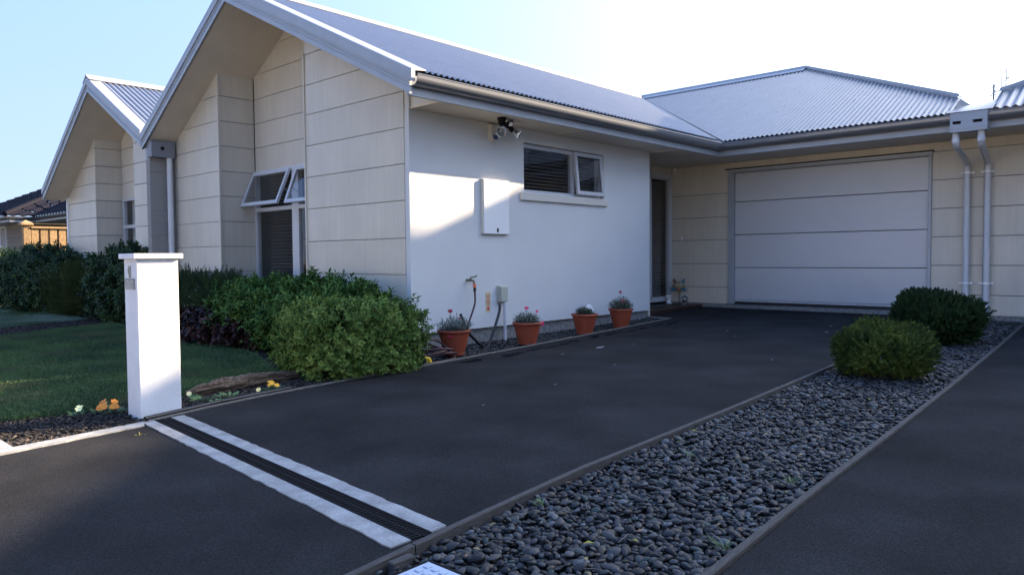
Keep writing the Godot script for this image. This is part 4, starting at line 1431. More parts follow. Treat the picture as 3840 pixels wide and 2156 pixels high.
	while where.size() < 15000 and tries < 300000:
		tries += 1
		var q := Vector2(rng.randf_range(-14.2, -4.85), rng.randf_range(-4.7, -1.14))
		if q.x < -6.6 and rng.randf() < 0.5:
			continue
		if not in_poly(q, bed):
			continue
		var b := Basis(Vector3.UP, rng.randf() * TAU) * Basis(Vector3.RIGHT, rng.randf_range(-0.7, 0.7)) * Basis(Vector3.BACK, rng.randf_range(-0.5, 0.5))
		where.append(Transform3D(b.scaled_local(Vector3(0.5 + rng.randf(), 1.0, 0.5 + rng.randf() * 0.9)), Vector3(q.x, gy(q.y) - 0.006 + rng.randf() * 0.016, q.y)))
		var c := rng.randf()
		tint.append(Color(0.012, 0.010, 0.009).lerp(Color(0.045, 0.033, 0.025), c * c) if rng.randf() > 0.03 else Color(0.12, 0.085, 0.055))
	many("bark_chips", cm, M.chip, where, tint, get_node("garden_bed"))
	# timber edgings
	edging("timber_edging", "weathered timber edging board along the left side of the pebble strip", shifted(STRIP_L, 0.014), 0.030, 0.009, M.timber, 0.6, -11.9, 2.3, 0.12)
	edging("timber_edging", "weathered timber edging board between pebble strip and right driveway", shifted(STRIP_R, 0.004), 0.032, 0.009, M.timber, 0.6, -11.9, 2.6, 0.12)
	edging("timber_edging", "pale timber edging strip along driveway below the house wall", shifted(EDGE, -0.012), 0.022, 0.012, M.pale_timber, -1.9, -9.76, 2.7, 0.09)
	var E2 := thing("timber_edging", "short pale timber edging closing the wall gravel beside the entry step", "edging", Vector3(-6.0, 0.15, -9.8))
	g = G.new()
	g.tube([Vector3(-5.775, gy(-9.76) - 0.02, -9.765), Vector3(-6.26, gy(-9.86) - 0.02, -9.86)], 0.03, 4)
	obj("board", g, M.pale_timber, E2)
	g = G.new()
	var pts := []
	for q in shifted(EDGE, -0.05):
		if q.y < -1.2 and q.y > -3.4:
			pts.append(Vector3(q.x - 0.015, gy(q.y) + 0.012, q.y))
	g.tube(pts, 0.016, 6)
	tag(obj("plastic_edging", g, M.black), "black plastic garden edging at the foot of the white pillar", "edging")
	for q in [[-1.985, -1.60, "short timber peg inside the pebble strip edging beside the end of the drain"], [-1.935, -1.20, "short timber peg inside the pebble strip edging at the bottom edge by the blue lid"]]:
		g = G.new()
		g.box(Vector3(at_z(STRIP_L, q[1]) + 0.06, gy(q[1]) - 0.03, q[1]), Vector3(0.035, 0.07, 0.10), Basis(Vector3.UP, 0.05), 0.004)
		tag(obj("timber_peg", g, M.timber), q[2], "peg")
	pebbles()
	litter()
	# marks on the asphalt: drip line below the gutter, splashes
	var r := RandomNumberGenerator.new()
	r.seed = 77
	var drv := get_node("driveway")
	var line := pv([-5.15, -5.0, -5.11, -5.55, -5.14, -5.75, -5.18, -6.1, -5.26, -6.6, -5.29, -7.13, -5.34, -7.45, -5.36, -7.7, -5.33, -8.06, -5.37, -8.53, -5.42, -8.9, -5.45, -9.26])
	for k in line.size():
		var c := line[k]
		var n := 3 if k > 1 else 5
		for j in n:
			var cc := c + Vector2(r.randf_range(-0.05, 0.05), r.randf_range(-0.2, 0.2))
			stain("wet_patch", cc, r.randf_range(0.018, 0.04), r.randf_range(0.03, 0.11), r, M.wet, drv)
	for q in [[-4.715, -6.50, 0.035], [-4.727, -5.87, 0.012], [-4.55, -6.9, 0.01], [-3.9, -5.6, 0.008], [-3.7, -4.5, 0.008], [-3.3, -9.2, 0.02], [-3.5, -9.9, 0.015], [-4.0, -8.2, 0.01], [-2.9, -6.7, 0.009], [-3.6, -3.6, 0.007], [-4.35, -8.7, 0.014]]:
		stain("pale_splash", Vector2(q[0], q[1]), q[2], q[2] * 2.2, r, M.splash, drv)
	for k in 12:
		stain("wet_patch", Vector2(r.randf_range(-4.6, -2.9), -10.6 + r.randf_range(-0.06, 0.06) + 0.0), r.randf_range(0.02, 0.05), r.randf_range(0.02, 0.04), r, M.wet, drv)

func litter() -> void:
	var r := RandomNumberGenerator.new()
	r.seed = 313
	var S := get_node("pebble_strip")
	var cols := [Color(0.20, 0.09, 0.035), Color(0.30, 0.22, 0.08), Color(0.12, 0.055, 0.03), Color(0.33, 0.28, 0.03)]
	var mats := []
	for c in cols:
		var m := leafy(0.7, 0.2)
		m.vertex_color_use_as_albedo = false
		m.albedo_color = (c as Color).linear_to_srgb()
		mats.append(m)
	for k in 46:
		var z := -1.75 - 9.2 * r.randf() * r.randf()
		var x := lerpf(at_z(STRIP_L, z) + 0.06, at_z(STRIP_R, z) - 0.06, r.randf())
		var g := G.new()
		var a := r.randf() * TAU
		leaf(g, Vector3(x, gy(z) - 0.002, z), Vector3(cos(a), 0.15 * r.randfn(), sin(a)), Vector3(0.2 * r.randfn(), 1, 0.2 * r.randfn()), r.randf_range(0.02, 0.045), r.randf_range(0.01, 0.02), 0.2)
		obj("dry_leaf", g, mats[r.randi() % 4], S)
	for k in 26:
		var z := -1.8 - 7.0 * r.randf() * r.randf()
		var x := lerpf(at_z(STRIP_L, z) + 0.06, at_z(STRIP_R, z) - 0.06, r.randf())
		var a := r.randf() * TAU
		var L := r.randf_range(0.04, 0.12)
		var g := G.new()
		g.tube([Vector3(x, gy(z) - 0.004, z), Vector3(x + cos(a) * L * 0.5, gy(z) + 0.004, z + sin(a) * L * 0.5), Vector3(x + cos(a + 0.2) * L, gy(z) - 0.003, z + sin(a + 0.2) * L)], 0.0018, 4)
		obj("twig", g, M.pale_timber, S)
	for q in [[-1.22, -2.42, 0.05, "pale grass weed at the right edge of the pebble strip near the front"], [-1.33, -3.28, 0.05, "green weed at the right edge of the pebble strip, second from the front"], [-2.02, -2.35, 0.035, "small weed by the left edging of the pebble strip above the drain"], [-1.9, -3.4, 0.03, "tiny weed among the pebbles in the middle of the strip"], [-4.62, -1.72, 0.03, "tuft of dry grass in the outer concrete strip of the drain"]]:
		var W := thing("weed", q[3], "weed", Vector3(q[0], gy(q[1]), q[1]))
		var g := G.new()
		for k in 14:
			var a := r.randf() * TAU
			leaf(g, Vector3(q[0] + r.randfn() * 0.008, gy(q[1]) - 0.015, q[1] + r.randfn() * 0.008), Vector3(cos(a) * 0.8, 0.5 + r.randf() * 0.6, sin(a) * 0.8), Vector3(0, 1, 0.02), q[2] * r.randf_range(0.7, 1.7), 0.006, 0.1)
		obj("blades", g, mats[3] if q[3].begins_with("tuft") else M.weed, W)

func stain(called: String, c: Vector2, rx: float, rz: float, r: RandomNumberGenerator, m: Material, parent: Node) -> void:
	var g := G.new()
	var poly := PackedVector2Array()
	var ph := r.randf() * TAU
	for k in 14:
		var a := TAU * k / 14
		var s := 1.0 + 0.22 * sin(a * 2 + ph) + 0.12 * sin(a * 5 + ph * 2.0)
		poly.append(c + Vector2(cos(a) * rx * s, sin(a) * rz * s))
	sheet(g, poly, 0.003, 0.0)
	obj(called, g, m, parent)

func edging(called: String, label: String, line: PackedVector2Array, w: float, rise: float, m: Material, z0: float, z1: float, len: float, deep: float) -> void:
	var E := thing(called, label, "edging", Vector3(line[2].x, gy(line[2].y), line[2].y))
	var z := z0
	while z > z1 + 0.05:
		var ze := maxf(z - len, z1)
		var g := G.new()
		var steps := 6
		for k in steps:
			var za := lerpf(z - 0.003, ze, float(k) / steps)
			var zb := lerpf(z - 0.003, ze + 0.003, float(k + 1) / steps)
			var a := Vector3(at_z(line, za), gy(za) + rise, za)
			var b := Vector3(at_z(line, zb), gy(zb) + rise, zb)
			g.sweep(pv([-w * 0.5, -deep, -w * 0.5, -0.004, -w * 0.5 + 0.004, 0, w * 0.5 - 0.004, 0, w * 0.5, -0.004, w * 0.5, -deep]), a, Vector3.RIGHT, b, Vector3.RIGHT)
		obj("board", g, m, E)
		z = ze

func grass(parent: Node, poly: PackedVector2Array, count: int, frost: bool) -> void:
	var g := G.new()
	var r := RandomNumberGenerator.new()
	r.seed = 5 + int(frost)
	for k in 7:
		var a := r.randf() * TAU
		var o := Vector3(cos(a), 0, sin(a)) * r.randf() * 0.014
		var lean := Vector3(r.randf() - 0.5, 0, r.randf() - 0.5) * 0.03
		var s := Vector3(cos(a * 3), 0, sin(a * 3)) * 0.0018
		var h := r.randf_range(0.02, 0.042)
		var mid := o + lean * 0.3 + Vector3.UP * h * 0.6
		g.quad(o - s, o + s, mid + s * 0.8, mid - s * 0.8)
		g.tri(mid - s * 0.8, mid + s * 0.8, o + lean + Vector3.UP * h)
	var f := FastNoiseLite.new()
	f.seed = 8
	f.frequency = 0.9
	f.fractal_octaves = 4
	var where := []
	var tint := []
	var lo := Vector2(1e9, 1e9)
	var hi := -lo
	for p in poly:
		lo = lo.min(p)
		hi = hi.max(p)
	while where.size() < count:
		var q := Vector2(r.randf_range(lo.x, hi.x), r.randf_range(lo.y, hi.y))
		if not frost and q.x < -8.0 and r.randf() < 0.4:
			continue
		if frost and q.x < -20.0 and r.randf() < 0.6:
			continue
		if not in_poly(q, poly):
			continue
		var s := r.randf_range(0.7, 1.25) * (1.0 + 0.25 * f.get_noise_2dv(q * 1.7))
		where.append(Transform3D(Basis(Vector3.UP, r.randf() * TAU).scaled_local(Vector3(1.3, 1, 1.3) * s), Vector3(q.x, gy(q.y) - 0.003, q.y)))
		var v := clampf(0.5 + f.get_noise_2dv(q) * 1.2 + (r.randf() - 0.5) * 0.7, 0, 1)
		var c := Color(0.024, 0.062, 0.017).lerp(Color(0.075, 0.135, 0.036), v)
		if frost:
			c = c.lerp(Color(0.20, 0.27, 0.22), clampf(0.35 + f.get_noise_2dv(q * 0.6 + Vector2(9, 3)) * 0.8, 0, 0.75))
		elif f.get_noise_2dv(q * 0.8 + Vector2(31, 7)) > 0.22:
			c = c.lerp(Color(0.12, 0.10, 0.05), 0.35)
		tint.append(c)
	many("grass", g.mesh(), M.grass, where, tint, parent)

func pebble_mesh(sd: int) -> ArrayMesh:
	var g := G.new()
	g.ball(Vector3.ZERO, Vector3.ONE, Basis.IDENTITY, 12)
	var f := FastNoiseLite.new()
	f.seed = sd
	f.frequency = 0.5
	for k in g.v.size():
		var p := g.v[k]
		g.v[k] = p * (1.0 + 0.28 * f.get_noise_3dv(p * 1.6))
	return g.mesh()

func pebble_tint(r: RandomNumberGenerator) -> Color:
	var c := r.randf()
	var k := r.randf()
	var col := Color(0.017, 0.017, 0.018).lerp(Color(0.072, 0.071, 0.071), c * c)
	if k < 0.04:
		col = Color(0.075, 0.06, 0.045)
	elif k < 0.07:
		col = Color(0.095, 0.10, 0.105)
	elif k < 0.14:
		col = Color(0.045, 0.058, 0.055)
	return col

func pebbles() -> void:
	var r := RandomNumberGenerator.new()
	r.seed = 91
	var meshes := []
	for k in 4:
		meshes.append(pebble_mesh(k * 7 + 1))
	var strip := shifted(STRIP_L, 0.038)
	strip.append_array(shifted(back(STRIP_R), -0.018))
	var wall := PackedVector2Array()
	for q in shifted(EDGE, -0.022):
		if q.y <= -4.4:
			wall.append(q)
	wall.append_array(pv([-6.2, -9.84, -6.235, -9.84, -6.235, -4.6]))
	var g := G.new()
	sheet(g, strip, -0.055, 0.0)
	var S := struct("pebble_strip", g, M.gravel_bed)
	g = G.new()
	sheet(g, wall, -0.05, 0.0)
	var W := struct("wall_gravel", g, M.gravel_bed)
	var lid := Rect2(-1.945, -1.665, 0.36, 0.36)
	for job in [[strip, S, 0.0], [wall, W, 1.0]]:
		var poly: PackedVector2Array = job[0]
		var all := []
		var small := 0.82 if job[2] > 0.5 else 1.0
		for layer in 2:
			var z := -11.9
			while z < 0.55:
				var pitch := (0.032 if z > -4.5 else 0.035) * small
				var x := -6.3 if job[2] > 0.5 else -2.7
				while x < (-5.1 if job[2] > 0.5 else -0.9):
					var p := Vector2(x + r.randf_range(-0.013, 0.013), z + r.randf_range(-0.013, 0.013))
					if in_poly(p, poly) and not lid.has_point(p):
						var s := r.randf_range(0.5, 1.1)
						if r.randf() < 0.10:
							s *= 1.4
						var b := Basis(Vector3.UP, r.randf() * TAU) * Basis(Vector3.RIGHT, r.randfn() * 0.28) * Basis(Vector3.BACK, r.randfn() * 0.28)
						b = b.scaled_local(Vector3(0.0235 * r.randf_range(0.85, 1.2), 0.0085 * r.randf_range(0.8, 1.35), 0.0155 * r.randf_range(0.85, 1.2)) * s * small)
						all.append([Transform3D(b, Vector3(p.x, gy(p.y) + (-0.043 if layer == 0 else -0.026) + r.randf_range(-0.010, 0.010), p.y)), pebble_tint(r), layer])
					x += pitch
				z += pitch
		var singles := {}
		if job[2] < 0.5:
			var order := []
			for k in all.size():
				var o: Vector3 = all[k][0].origin
				if all[k][2] == 1 and o.z < -1.42 - (o.x + 1.6) * 0.25:
					order.append([o.length_squared(), k])
			order.sort_custom(func(a, b): return a[0] < b[0])
			var pal := []
			for k in 8:
				var m := mat(pebble_tint(r), r.randf_range(0.38, 0.52))
				m.metallic_specular = 0.3
				pal.append(m)
			for k in 300:
				singles[order[k][1]] = true
				put("pebble", meshes[r.randi() % 4], pal[r.randi() % 8], S, all[order[k][1]][0])
		for v in 2:
			var where := []
			var tint := []
			for k in all.size():
				if k % 2 == v and not singles.has(k):
					where.append(all[k][0])
					tint.append(all[k][1])
			many("pebbles", meshes[v], M.stone, where, tint, job[1])

# ---------------------------------------------------------------- planting
func bush(called: String, label: String, c: Vector3, h: Vector3, pw: float, count: int, sp: ArrayMesh, m: Material, ca: Color, cb: Color, sd: int, lump := 0.14, size := 1.0, inner := 0.3, lift := 0.5, group := "", outside := 0.0) -> void:
	var B := thing(called, label, "shrub", c, group)
	foliage("foliage", B, c, h, pw, count, sp, m, ca, cb, sd, lump, size, inner, lift, 0.0, outside)
	stems(B, c, h, 26, sd)

func build_planting() -> void:
	var round_leaf := sprig(9, 0.06, 0.036, 0.021, 1.25, 11)      # small oval leaves
	var palm_leaf := sprig(7, 0.05, 0.062, 0.024, 1.35, 12)        # long fingered leaves
	var gloss := sprig(8, 0.07, 0.05, 0.028, 1.2, 13)
	var needle := sprig(22, 0.10, 0.026, 0.006, 0.75, 14)
	var whip := sprig(34, 0.055, 0.015, 0.007, 1.1, 15)
	var lobed := sprig(5, 0.04, 0.07, 0.06, 1.2, 16)
	var y := func(z: float) -> float: return gy(z)
	bush("hedge_shrub", "clipped pale green box shaped hedge beside the corner of the plaster wall", Vector3(-5.62, y.call(-3.95), -3.93), Vector3(0.43, 0.285, 0.53), 7.0, 4600, round_leaf, M.leaf, Color(0.05, 0.10, 0.02), Color(0.17, 0.25, 0.06), 21, 0.05, 0.95, 0.16, 0.4, "", 0.09)
	bush("hedge_shrub", "dark green finger leaved hedge in front of the open front window", Vector3(-7.55, y.call(-4.5), -4.52), Vector3(1.45, 0.345, 0.48), 3.2, 7000, palm_leaf, M.leaf, Color(0.024, 0.065, 0.016), Color(0.085, 0.165, 0.036), 22, 0.10, 0.95, 0.25, 0.6, "", 0.15)
	bush("hedge_shrub", "fine leaved very dark shrub behind the white pillar, beside the white pipe stub", Vector3(-10.1, y.call(-4.65), -4.62), Vector3(1.30, 0.37, 0.42), 3.0, 5200, needle, M.leaf, Color(0.018, 0.036, 0.016), Color(0.05, 0.085, 0.028), 23, 0.12, 1.1, 0.25, 0.9)
	bush("ground_plant", "low reddish brown leafy plant under the dark shrub right of the pillar", Vector3(-8.8, y.call(-4.1), -4.12), Vector3(1.25, 0.17, 0.22), 2.4, 900, lobed, M.gloss_leaf, Color(0.018, 0.011, 0.012), Color(0.05, 0.022, 0.02), 24, 0.08, 1.0, 0.1, 0.8)
	bush("shrub", "glossy dark shrub standing right behind the white pillar on its left", Vector3(-13.2, y.call(-4.75), -4.78), Vector3(1.05, 0.56, 0.42), 2.5, 4600, gloss, M.gloss_leaf, Color(0.016, 0.036, 0.018), Color(0.05, 0.10, 0.035), 25, 0.16, 1.1, 0.3, 0.6)
	bush("shrub", "lower olive green shrub between the two big dark shrubs on the left", Vector3(-15.35, y.call(-4.7), -4.72), Vector3(0.95, 0.42, 0.42), 2.4, 3600, needle, M.leaf, Color(0.028, 0.045, 0.016), Color(0.075, 0.10, 0.03), 26, 0.14, 1.2, 0.3, 0.7)
	bush("shrub", "biggest dark shrub at the left, reaching up against the timber fence", Vector3(-17.6, y.call(-4.8), -4.72), Vector3(1.85, 0.585, 0.60), 2.3, 7500, gloss, M.gloss_leaf, Color(0.016, 0.036, 0.018), Color(0.05, 0.10, 0.038), 27, 0.2, 1.2, 0.35, 0.6)
	bush("shrub", "dark shrub at the left edge below the brick house window", Vector3(-22.6, y.call(-5.0), -5.1), Vector3(1.1, 0.56, 0.6), 2.2, 3200, gloss, M.gloss_leaf, Color(0.016, 0.032, 0.018), Color(0.045, 0.08, 0.035), 28, 0.25, 1.4, 0.35, 0.6)
	bush("shrub", "small olive shrub in front of the fence post", Vector3(-20.4, y.call(-4.7), -4.66), Vector3(0.75, 0.42, 0.35), 2.2, 1800, needle, M.leaf, Color(0.03, 0.05, 0.02), Color(0.08, 0.11, 0.04), 29, 0.2, 1.3, 0.3, 0.7)
	bush("round_shrub", "nearer clipped dome shrub with yellow green tips in the pebble strip", Vector3(-1.90, y.call(-6.6) - 0.03, -6.58), Vector3(0.345, 0.212, 0.345), 2.25, 4800, whip, M.leaf, Color(0.03, 0.055, 0.016), Color(0.12, 0.165, 0.035), 31, 0.07, 0.9, 0.14, 0.55)
	bush("round_shrub", "farther dark green dome shrub in the pebble strip before the downpipes", Vector3(-2.10, y.call(-9.0) - 0.03, -9.05), Vector3(0.40, 0.258, 0.40), 2.3, 5200, whip, M.leaf, Color(0.016, 0.036, 0.014), Color(0.04, 0.075, 0.024), 32, 0.09, 1.15, 0.18, 0.7)
	# spring of leaves poking out of the hedge near the pipe stub is part of the dark shrub; small plants along the edging:
	var r := RandomNumberGenerator.new()
	r.seed = 55
	primula("primula", "orange primula in flower between the lawn and the white pillar", Vector3(-5.42, y.call(-1.80), -1.80), 0.105, 10, Color(0.80, 0.27, 0.015), 1.0, r)
	primula("primula", "pale yellow primula with one bloom left of the orange one", Vector3(-5.50, y.call(-1.64), -1.66), 0.045, 2, Color(0.70, 0.75, 0.40), 0.9, r)
	primula("primula", "small greenish primula beside the pale yellow bloom", Vector3(-5.60, y.call(-1.85), -1.86), 0.045, 1, Color(0.45, 0.55, 0.30), 0.7, r)
	primula("primula", "yellow orange primula in front of the log's far end", Vector3(-5.29, y.call(-2.95), -2.96), 0.065, 5, Color(0.82, 0.42, 0.02), 0.85, r)
	primula("primula", "small primula with a single pale yellow bloom near log and edging", Vector3(-5.235, y.call(-2.78), -2.82), 0.03, 1, Color(0.75, 0.65, 0.25), 0.75, r)
	primula("primula", "single cream bloom beside the near end of the log", Vector3(-5.49, y.call(-2.36), -2.40), 0.035, 1, Color(0.72, 0.66, 0.35), 0.8, r)
	primula("seedling", "larger patch of green seedlings before the middle of the log", Vector3(-5.28, y.call(-2.58), -2.62), 0.085, 0, Color.WHITE, 1.0, r)
	primula("seedling", "green seedlings between pillar and log at the edging", Vector3(-5.33, y.call(-2.40), -2.42), 0.07, 0, Color.WHITE, 0.9, r)
	primula("seedling", "small green seedling nearest the pillar's right side", Vector3(-5.19, y.call(-2.40), -2.46), 0.05, 0, Color.WHITE, 0.7, r)
	# log
	var L := thing("log", "short weathered driftwood log lying at the lawn edge", "log", Vector3(-5.62, y.call(-2.9), -2.9))
	var g := G.new()
	var rows := []
	var f := FastNoiseLite.new()
	f.frequency = 3.0
	for j in 41:
		var t := j / 40.0
		var rad := 0.034 * (0.45 + 1.15 * pow(sin(PI * (0.08 + 0.86 * t)), 0.7)) * (1.0 if t > 0.1 else 0.5 + 5.0 * t)
		var c := Vector3(-5.585 - 0.05 * t + 0.02 * sin(t * 5.0), gy(-2.45 - 0.95 * t) + 0.03 + 0.018 * sin(t * PI), -2.42 - 1.0 * t)
		var row := PackedVector3Array()
		for k in 30:
			var a := TAU * k / 30
			var d := Vector3(cos(a), sin(a), 0)
			var rr := rad * (1.0 + 0.5 * f.get_noise_3d(cos(a) * 1.2, sin(a) * 1.2, t * 1.4 + 3.0) + 0.16 * sin(a * 7.0 + t * 5.0) + 0.10 * sin(a * 13.0 - t * 9.0))
			row.append(c + d * Vector3(1.25, 0.85, 1).x * rr * Vector3(1, 0.8, 1))
		rows.append(row)
	g.grid(rows, true)
	obj("trunk", g, M.bark, L)

func primula(called: String, label: String, c: Vector3, rad: float, blooms: int, col: Color, s: float, r: RandomNumberGenerator) -> void:
	var P := thing(called, label, "flower" if blooms else "seedling", c)
	var g := G.new()
	var cnt := 26 if rad > 0.06 else 12
	for k in cnt:
		var a := r.randf() * TAU
		var q := sqrt(r.randf()) * rad
		var o := c + Vector3(cos(a) * q, 0.005, sin(a) * q)
		leaf(g, o, Vector3(cos(a) * 0.7, 0.25 + r.randf() * 0.8, sin(a) * 0.7), Vector3(0, 1, 0.01), 0.055 * s, 0.03 * s)
	var lm := leafy(0.5, 0.3)
	lm.vertex_color_use_as_albedo = false
	lm.albedo_color = Color(0.05, 0.115, 0.028).linear_to_srgb() if blooms else Color(0.085, 0.16, 0.04).linear_to_srgb()
	obj("leaves", g, lm, P)
	if blooms:
		var fm := leafy(0.6, 0.4)
		fm.vertex_color_use_as_albedo = false
		fm.albedo_color = col.linear_to_srgb()
		for k in blooms:
			var a := TAU * k / blooms + r.randf()
			var q := rad * (0.15 + 0.75 * r.randf())
			var b := G.new()
			var o := c + Vector3(cos(a) * q, 0.05 * s + r.randf() * 0.035, sin(a) * q)
			flower(b, o, Vector3(0.35 + cos(a) * 0.4, 0.8, 0.35 + sin(a) * 0.4), 0.027 * s, 6, 0.3, r)
			obj("bloom", b, fm, P)

# ---------------------------------------------------------------- things
func build_pillar() -> void:
	var P := thing("mailbox_pillar", "white rendered mailbox pillar with flat cap, number 41 and a grey plate", "mailbox", Vector3(-5.18, gy(-2.03), -2.03))
	var g := G.new()
	var z0 := -1.899
	var z1 := -2.168
	var x0 := -5.285
	var x1 := -5.075
	g.box(Vector3((x0 + x1) * 0.5, (1.115 + 0.03) * 0.5, (z0 + z1) * 0.5), Vector3(x1 - x0, 1.085, z0 - z1), Basis.IDENTITY, 0.004)
	obj("post", g, M.white, P)
	g = G.new()
	g.box(Vector3((x0 + x1) * 0.5, 1.1325, (z0 + z1) * 0.5), Vector3(x1 - x0 + 0.05, 0.035, z0 - z1 + 0.05), Basis.IDENTITY, 0.003)
	obj("cap", g, M.white, P)
	# the number 41 in thin raised strokes
	var t := fr(Vector3(-5.18, 1.03, z0), Vector3.RIGHT, Vector3.BACK)
	g = G.new()
	g.prism(rect(0.004, -0.04, 0.013, 0.04), t, 0, 0.004)
	g.prism(rect(-0.019, -0.04, -0.010, 0.04), t, 0, 0.004)
	g.prism(pv([-0.030, 0.026, -0.026, 0.026, -0.026, -0.016, -0.009, -0.016, -0.009, -0.011, -0.018, -0.011, -0.018, -0.006, -0.026, -0.006, -0.030, -0.016]), t, 0, 0.004)
	g.prism(rect(-0.0295, -0.017, -0.0075, -0.012), t, 0.0, 0.0045)
	obj("house_number", g, M.number, P)
	t = fr(Vector3(-5.1815, 0.951, z0), Vector3.RIGHT, Vector3.BACK)
	g = G.new()
	g.prism(rect(-0.079, -0.036, 0.079, 0.036), t, 0, 0.005)
	var pl := obj("plate", g, M.zinc, P)
	g = G.new()
	for q in [[-0.05, 0.019, -0.018, 0.023], [0.012, 0.019, 0.055, 0.023], [-0.058, 0.013, 0.06, 0.0145], [-0.06, -0.017, 0.05, -0.0145], [-0.07, -0.032, 0.07, -0.0295], [-0.045, 0.004, -0.01, 0.0065], [0.0, 0.004, 0.045, 0.0065], [-0.04, -0.006, 0.03, -0.0035], [-0.055, -0.0225, 0.055, -0.021]]:
		g.prism(rect(q[0], q[1], q[2], q[3]), t, 0.005, 0.0065)
	obj("raised_lines", g, M.alu, pl)

func build_wall_things() -> void:
	var x := XW
	# meter box
	var B := thing("meter_box", "white metal meter box on the plaster wall, half in sunlight", "meter box", Vector3(x, 1.38, -6.43))
	var g := G.new()
	g.box(Vector3(x + 0.019, 1.708, -6.425), Vector3(0.038, 0.648, 0.450), Basis.IDENTITY, 0.004)
	var bx := obj("cabinet", g, M.cream, B)
	g = G.new()
	g.box(Vector3(x + 0.041, 1.708, -6.430), Vector3(0.008, 0.636, 0.436), Basis.IDENTITY, 0.003)
	obj("door", g, M.white_plastic, B)
	g = G.new()
	g.box(Vector3(x + 0.047, 1.434, -6.44), Vector3(0.006, 0.046, 0.026))
	obj("latch", g, M.black, B)
	# siren box
	var S := thing("siren_box", "cream alarm siren with rounded foot and dark blue lens under the eave", "alarm siren", Vector3(x, 2.47, -6.41))
	var t := fr(Vector3(x, 2.58, -6.405), Vector3.FORWARD, Vector3.RIGHT)
	var prof := func(w: float, h: float) -> PackedVector2Array:
		var p := PackedVector2Array()
		p.append(Vector2(w, h))
		p.append(Vector2(-w, h))
		for k in 11:
			var a := PI + PI * k / 10
			p.append(Vector2(cos(a) * w, -h + w + sin(a) * w))
		return p
	g = G.new()
	g.prism(prof.call(0.074, 0.108), t, 0.0, 0.022)
	obj("back_plate", g, M.cream, S)
	g = G.new()
	g.prism(prof.call(0.068, 0.100), t, 0.0225, 0.055)
	obj("cover", g, M.cream, S)
	g = G.new()
	g.prism(pv([-0.042, -0.022, 0.042, -0.022, 0.036, -0.052, 0.018, -0.077, -0.018, -0.077, -0.036, -0.052]), t, 0.0555, 0.061)
	obj("blue_lens", g, M.blue_lens, S)
	# twin flood light
	var F := thing("flood_light", "twin reflector flood light with black motion sensor under the eave", "flood light", Vector3(-5.87, 2.70, -6.21))
	g = G.new()
	g.lathe([Vector2(0.001, 0.0), Vector2(0.034, 0.0), Vector2(0.050, 0.018), Vector2(0.052, 0.04), Vector2(0.046, 0.048), Vector2(0.001, 0.048)], Transform3D(Basis.IDENTITY, Vector3(-5.87, 2.652, -6.21)), 14)
	g.box(Vector3(-5.87, 2.640, -6.21), Vector3(0.07, 0.03, 0.06), Basis.IDENTITY, 0.006)
	obj("base", g, M.dull_black, F)
	for q in [[Vector3(-5.885, 2.635, -6.235), Vector3(-5.935, 2.558, -6.255), Vector3(0.80, -0.28, 0.48)], [Vector3(-5.875, 2.635, -6.245), Vector3(-5.93, 2.570, -6.535), Vector3(0.62, -0.52, -0.62)]]:
		var d: Vector3 = q[2].normalized()
		var c: Vector3 = q[1]
		var bb := basis_up(d, 0, 1.0)
		var tt := Transform3D(bb, c)
		g = G.new()
		g.tube([q[0], c - d * 0.075, c - d * 0.03], 0.019, 10)
		g.lathe([Vector2(0.02, -0.10), Vector2(0.027, -0.09), Vector2(0.029, -0.045), Vector2(0.02, -0.04)], tt, 12)
		var arm := obj("lamp_holder", g, M.dull_black, F)
		g = G.new()
		g.lathe([Vector2(0.025, -0.055), Vector2(0.040, -0.03), Vector2(0.056, 0.0), Vector2(0.063, 0.028), Vector2(0.063, 0.034), Vector2(0.058, 0.036), Vector2(0.045, 0.008), Vector2(0.022, -0.022), Vector2(0.001, -0.028)], tt, 22)
		obj("reflector", g, M.chrome, F)
		g = G.new()
		g.lathe([Vector2(0.058, 0.0335), Vector2(0.035, 0.041), Vector2(0.001, 0.045)], tt, 22)
		obj("lamp_glass", g, M.glass, F)
		g = G.new()
		g.ball(c - d * 0.004, Vector3(0.016, 0.022, 0.016), bb, 10)
		obj("bulb", g, M.white_plastic, F)
	g = G.new()
	var sb := Basis(Vector3.UP, 0.85)
	g.tube([Vector3(-5.87, 2.635, -6.23), Vector3(-5.895, 2.655, -6.36)], 0.014, 8)
	g.box(Vector3(-5.90, 2.650, -6.385), Vector3(0.065, 0.07, 0.06), sb, 0.006)
	obj("sensor", g, M.dull_black, F)
	g = G.new()
	g.box(Vector3(-5.90, 2.645, -6.385) + sb.z * 0.031, Vector3(0.05, 0.045, 0.012), sb, 0.004)
	obj("sensor_lens", g, M.white_plastic, F)
	# garden tap with connector; hose
	var T := thing("garden_tap", "small brass garden tap on the plaster wall with lever handle", "tap", Vector3(x, 0.85, -5.99))
	g = G.new()
	g.tube([Vector3(x, 0.85, -5.955), Vector3(x + 0.06, 0.852, -5.965), Vector3(x + 0.09, 0.84, -5.985), Vector3(x + 0.095, 0.81, -5.99)], 0.014, 8)
	g.ball(Vector3(x + 0.06, 0.855, -5.965), Vector3(0.022, 0.02, 0.022))
	obj("body", g, M.brass, T)
	g = G.new()
	g.tube([Vector3(x + 0.06, 0.87, -5.965), Vector3(x + 0.065, 0.885, -5.97), Vector3(x + 0.075, 0.885, -6.02), Vector3(x + 0.08, 0.905, -6.045)], 0.009, 6)
	obj("handle", g, M.brass, T)
	var H := thing("garden_hose", "reddish brown garden hose from the tap, coiled beside the hedge", "hose", Vector3(-5.8, 0.12, -5.3))
	g = G.new()
	var hx := x + 0.096
